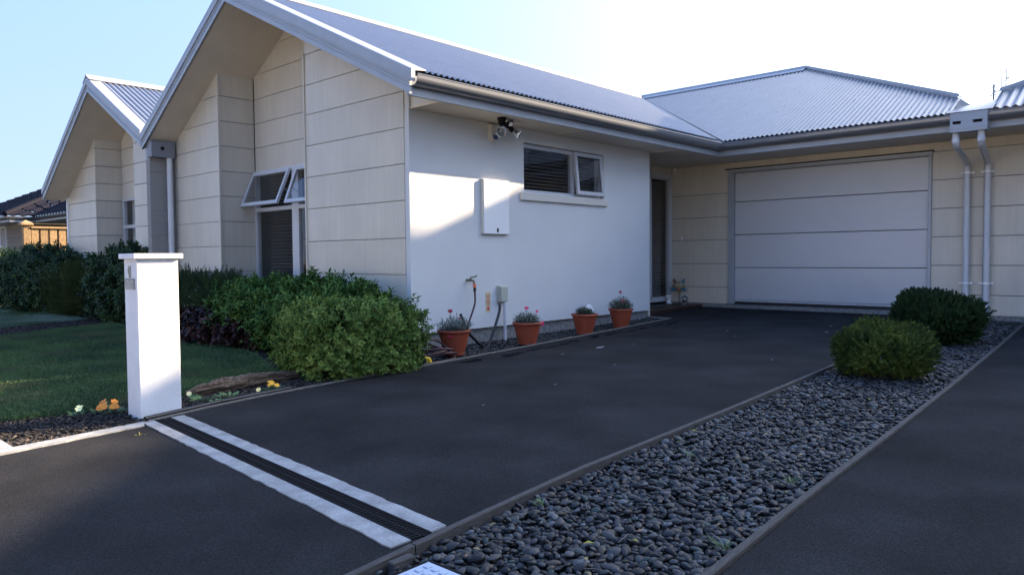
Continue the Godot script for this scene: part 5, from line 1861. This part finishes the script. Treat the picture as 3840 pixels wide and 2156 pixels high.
	g.lathe([Vector2(0.017, 0.0), Vector2(0.019, 0.005), Vector2(0.019, 0.035), Vector2(0.014, 0.042)], Transform3D(Basis.IDENTITY, Vector3(hx, 0.768, -5.992)), 12)
	obj("orange_collar", g, M.orange, H)
	g = G.new()
	g.lathe([Vector2(0.011, 0.0), Vector2(0.016, 0.004), Vector2(0.018, 0.04), Vector2(0.013, 0.05)], Transform3D(Basis.IDENTITY, Vector3(hx, 0.718, -5.994)), 12)
	obj("connector", g, M.black, H)
	var pts := [Vector3(hx, 0.72, -5.994), Vector3(hx + 0.004, 0.66, -5.995), Vector3(hx + 0.008, 0.58, -5.985), Vector3(hx + 0.006, 0.48, -5.945), Vector3(hx - 0.002, 0.38, -5.90), Vector3(hx - 0.01, 0.28, -5.855), Vector3(hx - 0.01, 0.18, -5.81), Vector3(hx - 0.005, 0.13, -5.72), Vector3(hx + 0.03, 0.128, -5.5), Vector3(-6.03, 0.125, -5.2)]
	for k in 43:
		var a := -0.6 + k * 0.44
		var rad := 0.19 + 0.05 * sin(k * 0.7) - 0.001 * k
		var c := Vector3(-5.68 + 0.03 * sin(k * 0.31), 0, -4.93 + 0.03 * cos(k * 0.4))
		pts.append(c + Vector3(-cos(a) * rad * 1.05, 0.125 + 0.0016 * k + 0.022 * sin(k * 0.9), sin(a) * rad * 1.25))
	pts.append_array([Vector3(-5.60, 0.29, -4.78), Vector3(-5.62, 0.285, -4.95), Vector3(-5.60, 0.20, -5.08), Vector3(-5.52, 0.125, -5.10), Vector3(-5.42, 0.112, -5.02), Vector3(-5.36, 0.108, -4.85), Vector3(-5.36, 0.106, -4.65), Vector3(-5.42, 0.108, -4.48)])
	var sm := []
	for k in pts.size() - 1:
		var p0: Vector3 = pts[maxi(k - 1, 0)]
		var p3: Vector3 = pts[mini(k + 2, pts.size() - 1)]
		for j in 3:
			sm.append(pts[k].cubic_interpolate(pts[k + 1], p0, p3, j / 3.0))
	g = G.new()
	g.tube(sm, 0.0105, 8)
	obj("tube", g, M.hose, H)
	var Y := thing("sprinkler", "yellow plastic sprinkler base lying in the hose coil", "sprinkler", Vector3(-5.42, 0.10, -4.62))
	g = G.new()
	var yb := Basis(Vector3.UP, 0.75)
	g.prism(pv([-0.07, 0.0, 0.07, 0.0, 0.052, 0.05, 0.02, 0.062, -0.02, 0.062, -0.052, 0.05]), Transform3D(yb, Vector3(-5.43, 0.098, -4.64)), -0.05, 0.05)
	obj("base", g, M.yellow, Y)
	g = G.new()
	g.lathe([Vector2(0.001, 0.0), Vector2(0.024, 0.0), Vector2(0.024, 0.006), Vector2(0.001, 0.006)], Transform3D(yb * Basis(Vector3.RIGHT, PI / 2), Vector3(-5.43, 0.132, -4.64) + yb.z * 0.051), 14)
	obj("socket", g, M.black, Y)
	# warning sign
	var N := thing("warning_sign", "narrow pale yellow sign with red lettering and a downward arrow", "sign", Vector3(x, 0.46, -6.306))
	t = fr(Vector3(x, 0.58, -6.306), Vector3.FORWARD, Vector3.RIGHT)
	g = G.new()
	g.prism(rect(-0.040, -0.12, 0.040, 0.12), t, 0, 0.003)
	obj("panel", g, M.sticker, N)
	g = G.new()
	g.prism(rect(-0.033, 0.062, 0.033, 0.085), t, 0.003, 0.0036)
	obj("red_band", g, M.red, N)
	var font := SystemFont.new()
	font.font_names = PackedStringArray(["Droid Sans"])
	font.font_weight = 700
	var v := 0.0735
	for w in ["DANGER", "LIVE", "CABLE", "BURIED", "HERE"]:
		var tm := TextMesh.new()
		tm.text = w
		tm.font = font
		tm.font_size = 32
		tm.pixel_size = 0.00062
		tm.depth = 0.0008
		var wide: float = tm.get_aabb().size.x
		var k := minf(1.0, 0.060 / maxf(wide, 0.001))
		put("lettering", tm, M.sticker if w == "DANGER" else M.red, N, t * Transform3D(Basis.from_scale(Vector3(k, 1, 1)), Vector3(0, v, 0.0042)))
		v -= 0.031 if w == "DANGER" else 0.0235
	g = G.new()
	g.prism(pv([-0.013, -0.052, 0.013, -0.052, 0.013, -0.078, 0.026, -0.078, 0.0, -0.106, -0.026, -0.078, -0.013, -0.078]), t, 0.003, 0.0038)
	obj("arrow", g, M.red, N)
	# cable box and conduit
	var E := thing("cable_box", "beige plastic cable box on a grey conduit against the plaster wall", "cable box", Vector3(x, 0.1, -6.51))
	g = G.new()
	g.box(Vector3(x + 0.02, 0.672, -6.522), Vector3(0.04, 0.205, 0.135), Basis.IDENTITY, 0.01)
	obj("box", g, M.beige_box, E)
	g = G.new()
	g.box(Vector3(x + 0.055, 0.668, -6.527), Vector3(0.032, 0.190, 0.122), Basis.IDENTITY, 0.010)
	obj("lid", g, M.beige_box, E)
	g = G.new()
	g.tube([Vector3(x + 0.05, 0.57, -6.542), Vector3(x + 0.05, 0.08, -6.547)], 0.019, 12)
	var cd := obj("conduit", g, M.pvc, E)
	g = G.new()
	g.lathe([Vector2(0.019, -0.012), Vector2(0.023, -0.011), Vector2(0.023, 0.011), Vector2(0.019, 0.012)], Transform3D(Basis.IDENTITY, Vector3(x + 0.05, 0.33, -6.545)), 12)
	obj("clip", g, M.pvc, cd)
	# loose black pipe standing in the gravel
	g = G.new()
	var bp := [Vector3(-6.02, 0.575, -6.30), Vector3(-6.00, 0.50, -6.285), Vector3(-5.97, 0.37, -6.20), Vector3(-5.94, 0.21, -6.09), Vector3(-5.90, 0.105, -5.99), Vector3(-5.86, 0.095, -5.91), Vector3(-5.83, 0.14, -5.80), Vector3(-5.81, 0.22, -5.68), Vector3(-5.80, 0.30, -5.58), Vector3(-5.80, 0.40, -5.52), Vector3(-5.80, 0.505, -5.465)]
	sm = []
	for k in bp.size() - 1:
		for j in 3:
			sm.append(bp[k].cubic_interpolate(bp[k + 1], bp[maxi(k - 1, 0)], bp[mini(k + 2, bp.size() - 1)], j / 3.0))
	sm.append(bp[-1])
	g.tube(sm, 0.0165, 10)
	tag(obj("black_pipe", g, M.black), "bent black plastic pipe standing up from the gravel behind the first pot", "pipe")
	# door bell
	var D := thing("door_bell", "small white door bell button on the board wall beside the garage door", "door bell", Vector3(-6.885, 1.42, ZG))
	g = G.new()
	g.box(Vector3(-6.885, 1.422, ZG + 0.008), Vector3(0.034, 0.068, 0.016), Basis.IDENTITY, 0.005)
	obj("case", g, M.white_plastic, D)
	g = G.new()
	g.lathe([Vector2(0.001, 0.0), Vector2(0.009, 0.0), Vector2(0.009, 0.004), Vector2(0.001, 0.005)], Transform3D(Basis(Vector3.RIGHT, PI / 2), Vector3(-6.885, 1.41, ZG + 0.016)), 12)
	obj("button", g, M.zinc, D)
	# small white fitting under the soffit above the entry
	var C := thing("ceiling_sensor", "tiny white sensor in the soffit corner above the entry window", "sensor", Vector3(-6.98, 2.66, -11.9))
	g = G.new()
	g.box(Vector3(-6.99, 2.655, -11.93), Vector3(0.05, 0.07, 0.045), Basis.IDENTITY, 0.008)
	obj("case", g, M.white_plastic, C)
	# pipe stub in the front bed
	var V := thing("pipe_stub", "short white capped pipe rising from the hedge at the front wall", "pipe", Vector3(-10.6, 0.1, -5.0))
	g = G.new()
	g.lathe([Vector2(0.055, 0.0), Vector2(0.055, 0.80), Vector2(0.05, 0.80)], Transform3D(Basis.IDENTITY, Vector3(-10.595, 0.05, -5.0)), 16)
	obj("pipe", g, M.white_plastic, V)
	g = G.new()
	g.lathe([Vector2(0.056, 0.0), Vector2(0.062, 0.004), Vector2(0.062, 0.045), Vector2(0.056, 0.052), Vector2(0.001, 0.054)], Transform3D(Basis.IDENTITY, Vector3(-10.595, 0.835, -5.0)), 16)
	obj("cap", g, M.white_plastic, V)
	# toby lid
	var U := thing("utility_lid", "pale blue studded service lid in the pebbles at the bottom edge", "lid", Vector3(-1.77, gy(-1.5), -1.5))
	var lt := Transform3D(Basis(Vector3.RIGHT, Vector3(0, 0.0145, -1).normalized(), Vector3.UP), Vector3(-1.935, gy(-1.66) - 0.004, -1.66))
	g = G.new()
	g.box(lt * Vector3(0.17, -0.17, -0.012), Vector3(0.34, 0.34, 0.024), lt.basis, 0.005)
	obj("plate", g, M.lid, U)
	g = G.new()
	for i in 8:
		for j in 8:
			g.box(lt * Vector3(0.035 + i * 0.0385, -0.035 - j * 0.0385, 0.0015), Vector3(0.024, 0.024, 0.006), lt.basis, 0.002)
	obj("studs", g, M.lid, U).set_meta("kind", "stuff")
	g = G.new()
	for q in [[0.17, 0.008, 0.37, 0.014], [0.17, -0.348, 0.37, 0.014], [-0.008, -0.17, 0.014, 0.34], [0.348, -0.17, 0.014, 0.34]]:
		g.box(lt * Vector3(q[0], q[1], -0.02), Vector3(q[2], q[3], 0.036), lt.basis, 0.002)
	obj("frame", g, M.dull_black, U)

func build_pots() -> void:
	var rr := RandomNumberGenerator.new()
	rr.seed = 404
	var spots := [
		[-5.655, -5.235, "terracotta coloured pot nearest the hedge with loose dark red dianthus", "grey green dianthus with dark red blooms in the pot nearest the hedge", 1.0],
		[-5.610, -6.325, "terracotta coloured pot next to the grey conduit", "grey green dianthus with bright pink blooms in the second pot from the hedge", 0.96],
		[-5.690, -7.510, "terracotta coloured pot with white flowers below the side window", "small dark dianthus with white blooms in the third pot from the hedge", 0.97],
		[-5.755, -8.410, "terracotta coloured pot farthest along, nearest the entry", "dianthus with small crimson blooms in the pot nearest the entry", 0.97]]
	var prof := [Vector2(0.001, 0.0), Vector2(0.098, 0.0), Vector2(0.104, 0.006), Vector2(0.108, 0.02), Vector2(0.104, 0.026), Vector2(0.112, 0.05), Vector2(0.134, 0.12), Vector2(0.148, 0.185), Vector2(0.150, 0.190), Vector2(0.1535, 0.192), Vector2(0.158, 0.235), Vector2(0.172, 0.238), Vector2(0.177, 0.244), Vector2(0.177, 0.258), Vector2(0.172, 0.265), Vector2(0.158, 0.266), Vector2(0.148, 0.262), Vector2(0.144, 0.235), Vector2(0.142, 0.20)]
	var pot0: Node3D = null
	for k in 4:
		var s = spots[k]
		var at := Vector3(s[0], gy(s[1]) - 0.012, s[1])
		if pot0 == null:
			pot0 = thing("plant_pot", s[2], "plant pot", at, "terracotta coloured pots along the house wall")
			var g := G.new()
			g.lathe(prof, Transform3D(Basis.IDENTITY, at), 40)
			obj("pot", g, M.terracotta, pot0)
			g = G.new()
			g.lathe([Vector2(0.145, 0.222), Vector2(0.08, 0.232), Vector2(0.001, 0.235)], Transform3D(Basis.IDENTITY, at), 20)
			obj("potting_soil", g, M.soil, pot0)
		else:
			var c: Node3D = pot0.duplicate()
			c.name = numbered("plant_pot", self)
			add_child(c)
			c.position = at
			c.rotation.y = k * 1.3
			c.scale = Vector3.ONE * s[4]
			tag(c, s[2], "plant pot", "terracotta coloured pots along the house wall")
		plant_in_pot(at + Vector3(0, 0.225 * s[4], 0), k, s[3], rr)

func plant_in_pot(c: Vector3, kind: int, label: String, r: RandomNumberGenerator) -> void:
	var P := thing("dianthus", label, "potted plant", c)
	var g := G.new()
	var cnt: int = [230, 190, 150, 210][kind]
	var spread: float = [0.175, 0.135, 0.105, 0.155][kind]
	var high: float = [0.20, 0.165, 0.135, 0.215][kind]
	for k in cnt:
		var a := r.randf() * TAU
		var q := sqrt(r.randf())
		var o := c + Vector3(cos(a), 0, sin(a)) * q * spread * 0.55 + Vector3.UP * 0.005
		var e := c + Vector3(cos(a) * q * spread * 1.15, high * (1.0 - 0.55 * q * q) * r.randf_range(0.55, 1.05), sin(a) * q * spread * 1.15)
		var n := 3
		for j in n:
			var f := (j + 1.0) / n
			var p := o.lerp(e, f * 0.8)
			var b := r.randf() * TAU
			leaf(g, p, (e - o).normalized() * 0.7 + Vector3(cos(b), 0.3, sin(b)) * 0.8, Vector3(0.05, 1, 0.02), 0.062 * r.randf_range(0.7, 1.4), 0.0095, 0.15)
		g.tri(o, o + Vector3(0.003, 0, 0.001), e)
	var lm := leafy(0.55, 0.25)
	lm.vertex_color_use_as_albedo = false
	lm.albedo_color = ([Color(0.095, 0.125, 0.10), Color(0.09, 0.12, 0.085), Color(0.045, 0.07, 0.035), Color(0.075, 0.10, 0.065)][kind] as Color).linear_to_srgb()
	obj("leaves", g, lm, P)
	var fm := leafy(0.6, 0.3)
	fm.vertex_color_use_as_albedo = false
	fm.albedo_color = ([Color(0.33, 0.006, 0.025), Color(0.72, 0.02, 0.12), Color(0.78, 0.78, 0.76), Color(0.48, 0.02, 0.06)][kind] as Color).linear_to_srgb()
	var blooms: Array = [
		[[0.05, 0.235, 0.10, 1.2], [0.02, 0.15, -0.06, 0.7], [0.03, 0.05, -0.13, 0.6], [-0.02, 0.09, 0.02, 0.7], [0.10, -0.02, 0.14, 1.0]],
		[[0.02, 0.195, 0.03, 1.15], [0.02, 0.15, -0.15, 0.8], [0.07, 0.02, -0.19, 0.9], [0.08, -0.005, -0.17, 0.8]],
		[[0.03, 0.12, -0.03, 1.2], [0.02, 0.135, -0.085, 1.1], [0.05, 0.09, -0.09, 1.0], [0.06, 0.06, -0.085, 0.8], [0.0, 0.11, -0.12, 0.9]],
		[[0.0, 0.26, 0.01, 1.0], [0.05, 0.14, 0.03, 1.1], [0.06, 0.13, -0.045, 1.1], [0.02, 0.15, 0.0, 0.7]]][kind]
	for q in blooms:
		var b := G.new()
		var o := c + Vector3(q[0], q[1], q[2])
		flower(b, o, Vector3(0.5, 0.9, 0.35), 0.026 * q[3], 7, 0.9, r)
		flower(b, o + Vector3(0, 0.006, 0), Vector3(0.4, 0.9, 0.4), 0.018 * q[3], 6, 1.6, r)
		obj("bloom", b, fm, P)
		b = G.new()
		b.tube([c + Vector3(q[0] * 0.3, 0.0, q[2] * 0.3), o], 0.0022, 4)
		obj("flower_stem", b, lm, P)

func build_ornaments() -> void:
	# two small sitting cats and a painted cat face on a stake, on the entry step
	var skin := {"white": mat(Color(0.70, 0.70, 0.69), 0.3), "black": mat(Color(0.03, 0.028, 0.03), 0.3), "eye": mat(Color(0.45, 0.42, 0.20), 0.2), "pupil": M.black, "pink": mat(Color(0.45, 0.2, 0.18), 0.4)}
	for k in 2:
		var at: Vector3 = [Vector3(-6.99, 0.258, -11.72), Vector3(-6.72, 0.258, -11.82)][k]
		var C := thing("cat_figurine", ["small white sitting cat figurine beside the entry window", "small black and white sitting cat figurine by the board wall"][k], "figurine", at)
		var turn := Basis(Vector3.UP, [0.95, 0.35][k])
		var T := Transform3D(turn, at)
		var w: Material = skin.white
		var b: Material = skin.black if k == 1 else skin.white
		var g := G.new()
		g.lathe([Vector2(0.001, 0.0), Vector2(0.044, 0.0), Vector2(0.050, 0.02), Vector2(0.045, 0.045), Vector2(0.032, 0.07), Vector2(0.026, 0.085), Vector2(0.001, 0.095)], T, 16)
		g.ball(T * Vector3(0, 0.112, 0.008), Vector3(0.05, 0.043, 0.042), turn, 16)
		obj("body", g, b, C)
		g = G.new()
		g.ball(T * Vector3(0, 0.100, 0.024), Vector3(0.036, 0.026, 0.032), turn, 12)
		obj("muzzle", g, w, C)
		for s in [-1, 1]:
			g = G.new()
			g.lathe([Vector2(0.016, 0.0), Vector2(0.011, 0.016), Vector2(0.001, 0.033)], Transform3D(turn * Basis(Vector3.BACK, -s * 0.3), T * Vector3(s * 0.033, 0.138, 0.004)), 8)
			obj("ear", g, w, C)
			g = G.new()
			g.ball(T * Vector3(s * 0.020, 0.007, 0.046), Vector3(0.015, 0.009, 0.022), turn, 10)
			obj("paw", g, w, C)
			g = G.new()
			g.ball(T * Vector3(s * 0.019, 0.122, 0.044), Vector3(0.0125, 0.014, 0.006), turn, 10)
			var eye := obj("eye", g, skin.eye, C)
			g = G.new()
			g.ball(T * Vector3(s * 0.019, 0.122, 0.0485), Vector3(0.006, 0.011, 0.004), turn, 8)
			obj("pupil", g, M.black, eye)
		g = G.new()
		g.ball(T * Vector3(0, 0.105, 0.056), Vector3(0.006, 0.004, 0.004), turn, 8)
		obj("nose", g, skin.pink, C)
		g = G.new()
		g.tube([T * Vector3(0.035, 0.012, -0.02), T * Vector3(0.062, 0.012, 0.0), T * Vector3(0.058, 0.012, 0.03)], 0.009, 8)
		obj("tail", g, b, C)
	var at := Vector3(-6.885, 0.258, -11.90)
	var S := thing("cat_face_ornament", "painted metal cat face on a stake with round eyes and blue whiskers behind the figurines", "garden ornament", at)
	var turn := Basis(Vector3.UP, 0.45)
	var T := Transform3D(turn, at)
	var ochre := mat(Color(0.26, 0.19, 0.07), 0.45)
	var teal := mat(Color(0.03, 0.13, 0.20), 0.4)
	var rust := mat(Color(0.16, 0.06, 0.04), 0.6)
	var g := G.new()
	g.tube([T * Vector3(0.005, 0.0, -0.01), T * Vector3(0.0, 0.22, 0)], 0.007, 6)
	obj("stake", g, rust, S)
	g = G.new()
	g.ball(T * Vector3(0, 0.315, 0), Vector3(0.110, 0.080, 0.028), turn, 20)
	obj("face", g, ochre, S)
	g = G.new()
	g.ball(T * Vector3(0.0, 0.205, 0.008), Vector3(0.034, 0.022, 0.012), turn, 8)
	obj("chin", g, ochre, S)
	for s in [-1, 1]:
		g = G.new()
		var ear := PackedVector2Array()
		for q in [[-0.034, 0.0], [0.034, 0.0], [0.034, 0.03], [0.012, 0.075], [-0.012, 0.085], [-0.030, 0.035]]:
			ear.append(Vector2(q[0] * -s, q[1]))
		g.prism(ear, T * Transform3D(Basis(Vector3.BACK, -s * 0.25), Vector3(s * 0.068, 0.37, 0.0)), -0.006, 0.006)
		obj("ear", g, teal if s > 0 else rust, S)
		for q in [[0.036, 0.020, teal if s > 0 else rust], [0.029, 0.024, mat(Color(0.5, 0.55, 0.45), 0.3)], [0.014, 0.030, M.black]]:
			g = G.new()
			g.lathe([Vector2(q[0], -0.01), Vector2(q[0], 0.0), Vector2(q[0] * 0.8, 0.006), Vector2(0.001, 0.008)], T * Transform3D(Basis(Vector3.RIGHT, PI / 2), Vector3(s * 0.042, 0.335, q[1])), 16)
			obj("eye", g, q[2], S)
		for k in 3:
			g = G.new()
			var a: float = s * (1.57 + [-0.22, 0.02, 0.28][k])
			var d := Vector3(sin(a), cos(a), 0.05).normalized()
			leaf(g, T * Vector3(s * 0.02, 0.258, 0.026), turn * d, turn * Vector3(0, 0, 1), 0.145, 0.030, 0.1)
			obj("whisker", g, teal, S)
	g = G.new()
	g.ball(T * Vector3(0, 0.268, 0.032), Vector3(0.026, 0.022, 0.016), turn, 12)
	obj("nose", g, mat(Color(0.42, 0.09, 0.05), 0.4), S)
	var Mt := thing("door_mat", "flat woven door mat on the timber entry step", "door mat", Vector3(-6.8, 0.258, -10.9))
	g = G.new()
	g.box(Vector3(-6.80, 0.264, -10.72), Vector3(0.46, 0.010, 0.90), Basis(Vector3.UP, 0.02), 0.003)
	obj("mat", g, tinted(mat(Color(0.085, 0.075, 0.07), 0.95), ntex(0.16, FastNoiseLite.TYPE_SIMPLEX, 2, 0.45, 1.0, 1024, 41), Vector3(4, 4, 4)), Mt)

func build_antenna() -> void:
	var A := thing("tv_antenna", "thin rooftop television antenna with ladder shaped elements above the right roof", "antenna", Vector3(-2.8, 3.4, -17))
	var g := G.new()
	g.tube([Vector3(-2.775, 3.3, -17), Vector3(-2.781, 4.63, -17)], 0.010, 6)
	obj("mast", g, M.zinc, A)
	g = G.new()
	g.tube([Vector3(-2.849, 4.15, -17), Vector3(-2.853, 4.535, -17)], 0.008, 5)
	g.tube([Vector3(-2.815, 4.15, -17), Vector3(-2.818, 4.58, -17)], 0.005, 5)
	for k in 5:
		g.tube([Vector3(-2.853, 4.21 + k * 0.078, -17), Vector3(-2.778, 4.26 + k * 0.085, -17)], 0.0045, 5)
	g.tube([Vector3(-2.78, 4.455, -17), Vector3(-2.725, 4.457, -17)], 0.013, 6)
	g.tube([Vector3(-2.745, 4.2, -17), Vector3(-2.748, 4.45, -17)], 0.004, 5)
	obj("elements", g, M.zinc, A)
	var B := thing("service_mast", "short roof mast with insulators and a stay wire left of the antenna", "mast", Vector3(-2.98, 3.4, -17))
	g = G.new()
	g.tube([Vector3(-2.984, 3.4, -17), Vector3(-2.979, 4.375, -17)], 0.016, 8)
	obj("mast", g, M.zinc, B)
	g = G.new()
	g.tube([Vector3(-3.50, 3.90, -17), Vector3(-2.99, 4.325, -17)], 0.007, 5)
	obj("stay_wire", g, M.zinc, B)
	g = G.new()
	for q in [[-2.955, 4.335], [-3.02, 4.165], [-2.945, 4.165], [-2.955, 4.24]]:
		g.ball(Vector3(q[0], q[1], -17), Vector3(0.022, 0.013, 0.02), Basis.IDENTITY, 8)
	g.tube([Vector3(-2.975, 4.27, -17), Vector3(-2.90, 4.27, -17), Vector3(-2.87, 4.19, -17), Vector3(-2.95, 4.12, -17)], 0.004, 5)
	obj("insulators", g, M.alu, B)

# ---------------------------------------------------------------- sky
func sky_image(toward: Vector3) -> Image:
	var w := 512
	var h := 256
	var im := Image.create(w, h, false, Image.FORMAT_RGBF)
	for j in h:
		var el := (0.5 - (j + 0.5) / h) * PI
		for i in w:
			var az := (i + 0.5) / w * TAU
			var d := Vector3(sin(az) * cos(el), sin(el), -cos(az) * cos(el))
			var e := maxf(rad_to_deg(el), 0.0)
			var ga := rad_to_deg(d.angle_to(toward))
			var t := exp(-e / 24.0)
			var c := Color(0.042, 0.120, 0.33).lerp(Color(0.14, 0.185, 0.25), t)
			var gl := 3.2 * exp(-ga / 14.0) + 0.14 * exp(-ga / 50.0)
			c += Color(1.0, 0.97, 0.92) * gl
			if el < 0.0:
				c = Color(0.20, 0.20, 0.19)
			im.set_pixel(i, j, c)
	return im

# ---------------------------------------------------------------- scene
func _ready() -> void:
	rng.seed = 12
	# camera
	var cam := Camera3D.new()
	cam.name = "camera"
	add_child(cam)
	cam.position = Vector3(0, 1.1, 0)
	cam.rotation_degrees = Vector3(-2.257, 42.712, -0.476)
	cam.fov = 42.2
	cam.near = 0.05
	cam.far = 1200.0
	cam.current = true
	# sun and sky
	var toward := Vector3(1.0, 1.26, -2.87).normalized()
	var sun := DirectionalLight3D.new()
	sun.name = "sun"
	add_child(sun)
	sun.look_at_from_position(toward * 50.0, Vector3.ZERO)
	sun.light_color = Color(1.0, 0.90, 0.76)
	sun.light_energy = 1.6
	sun.light_angular_distance = 0.5
	sun.shadow_enabled = true
	var env := Environment.new()
	env.background_mode = Environment.BG_SKY
	var sky := Sky.new()
	var pan := PanoramaSkyMaterial.new()
	pan.panorama = ImageTexture.create_from_image(sky_image(toward))
	sky.sky_material = pan
	env.sky = sky
	env.ambient_light_source = Environment.AMBIENT_SOURCE_SKY
	env.tonemap_mode = Environment.TONE_MAPPER_LINEAR
	env.tonemap_exposure = 4.5
	env.sdfgi_enabled = true
	env.ssao_enabled = true
	env.ssil_enabled = true
	var we := WorldEnvironment.new()
	we.name = "environment"
	we.environment = env
	add_child(we)
	# large structure
	materials()
	build_ground()
	build_house()
	build_party_wall()
	build_left_unit()
	build_right_unit()
	build_right_wing()
	build_far_houses()
	build_street_houses()
	build_fence()
	# objects
	build_pillar()
	build_wall_things()
	build_pots()
	build_ornaments()
	build_antenna()
	build_planting()
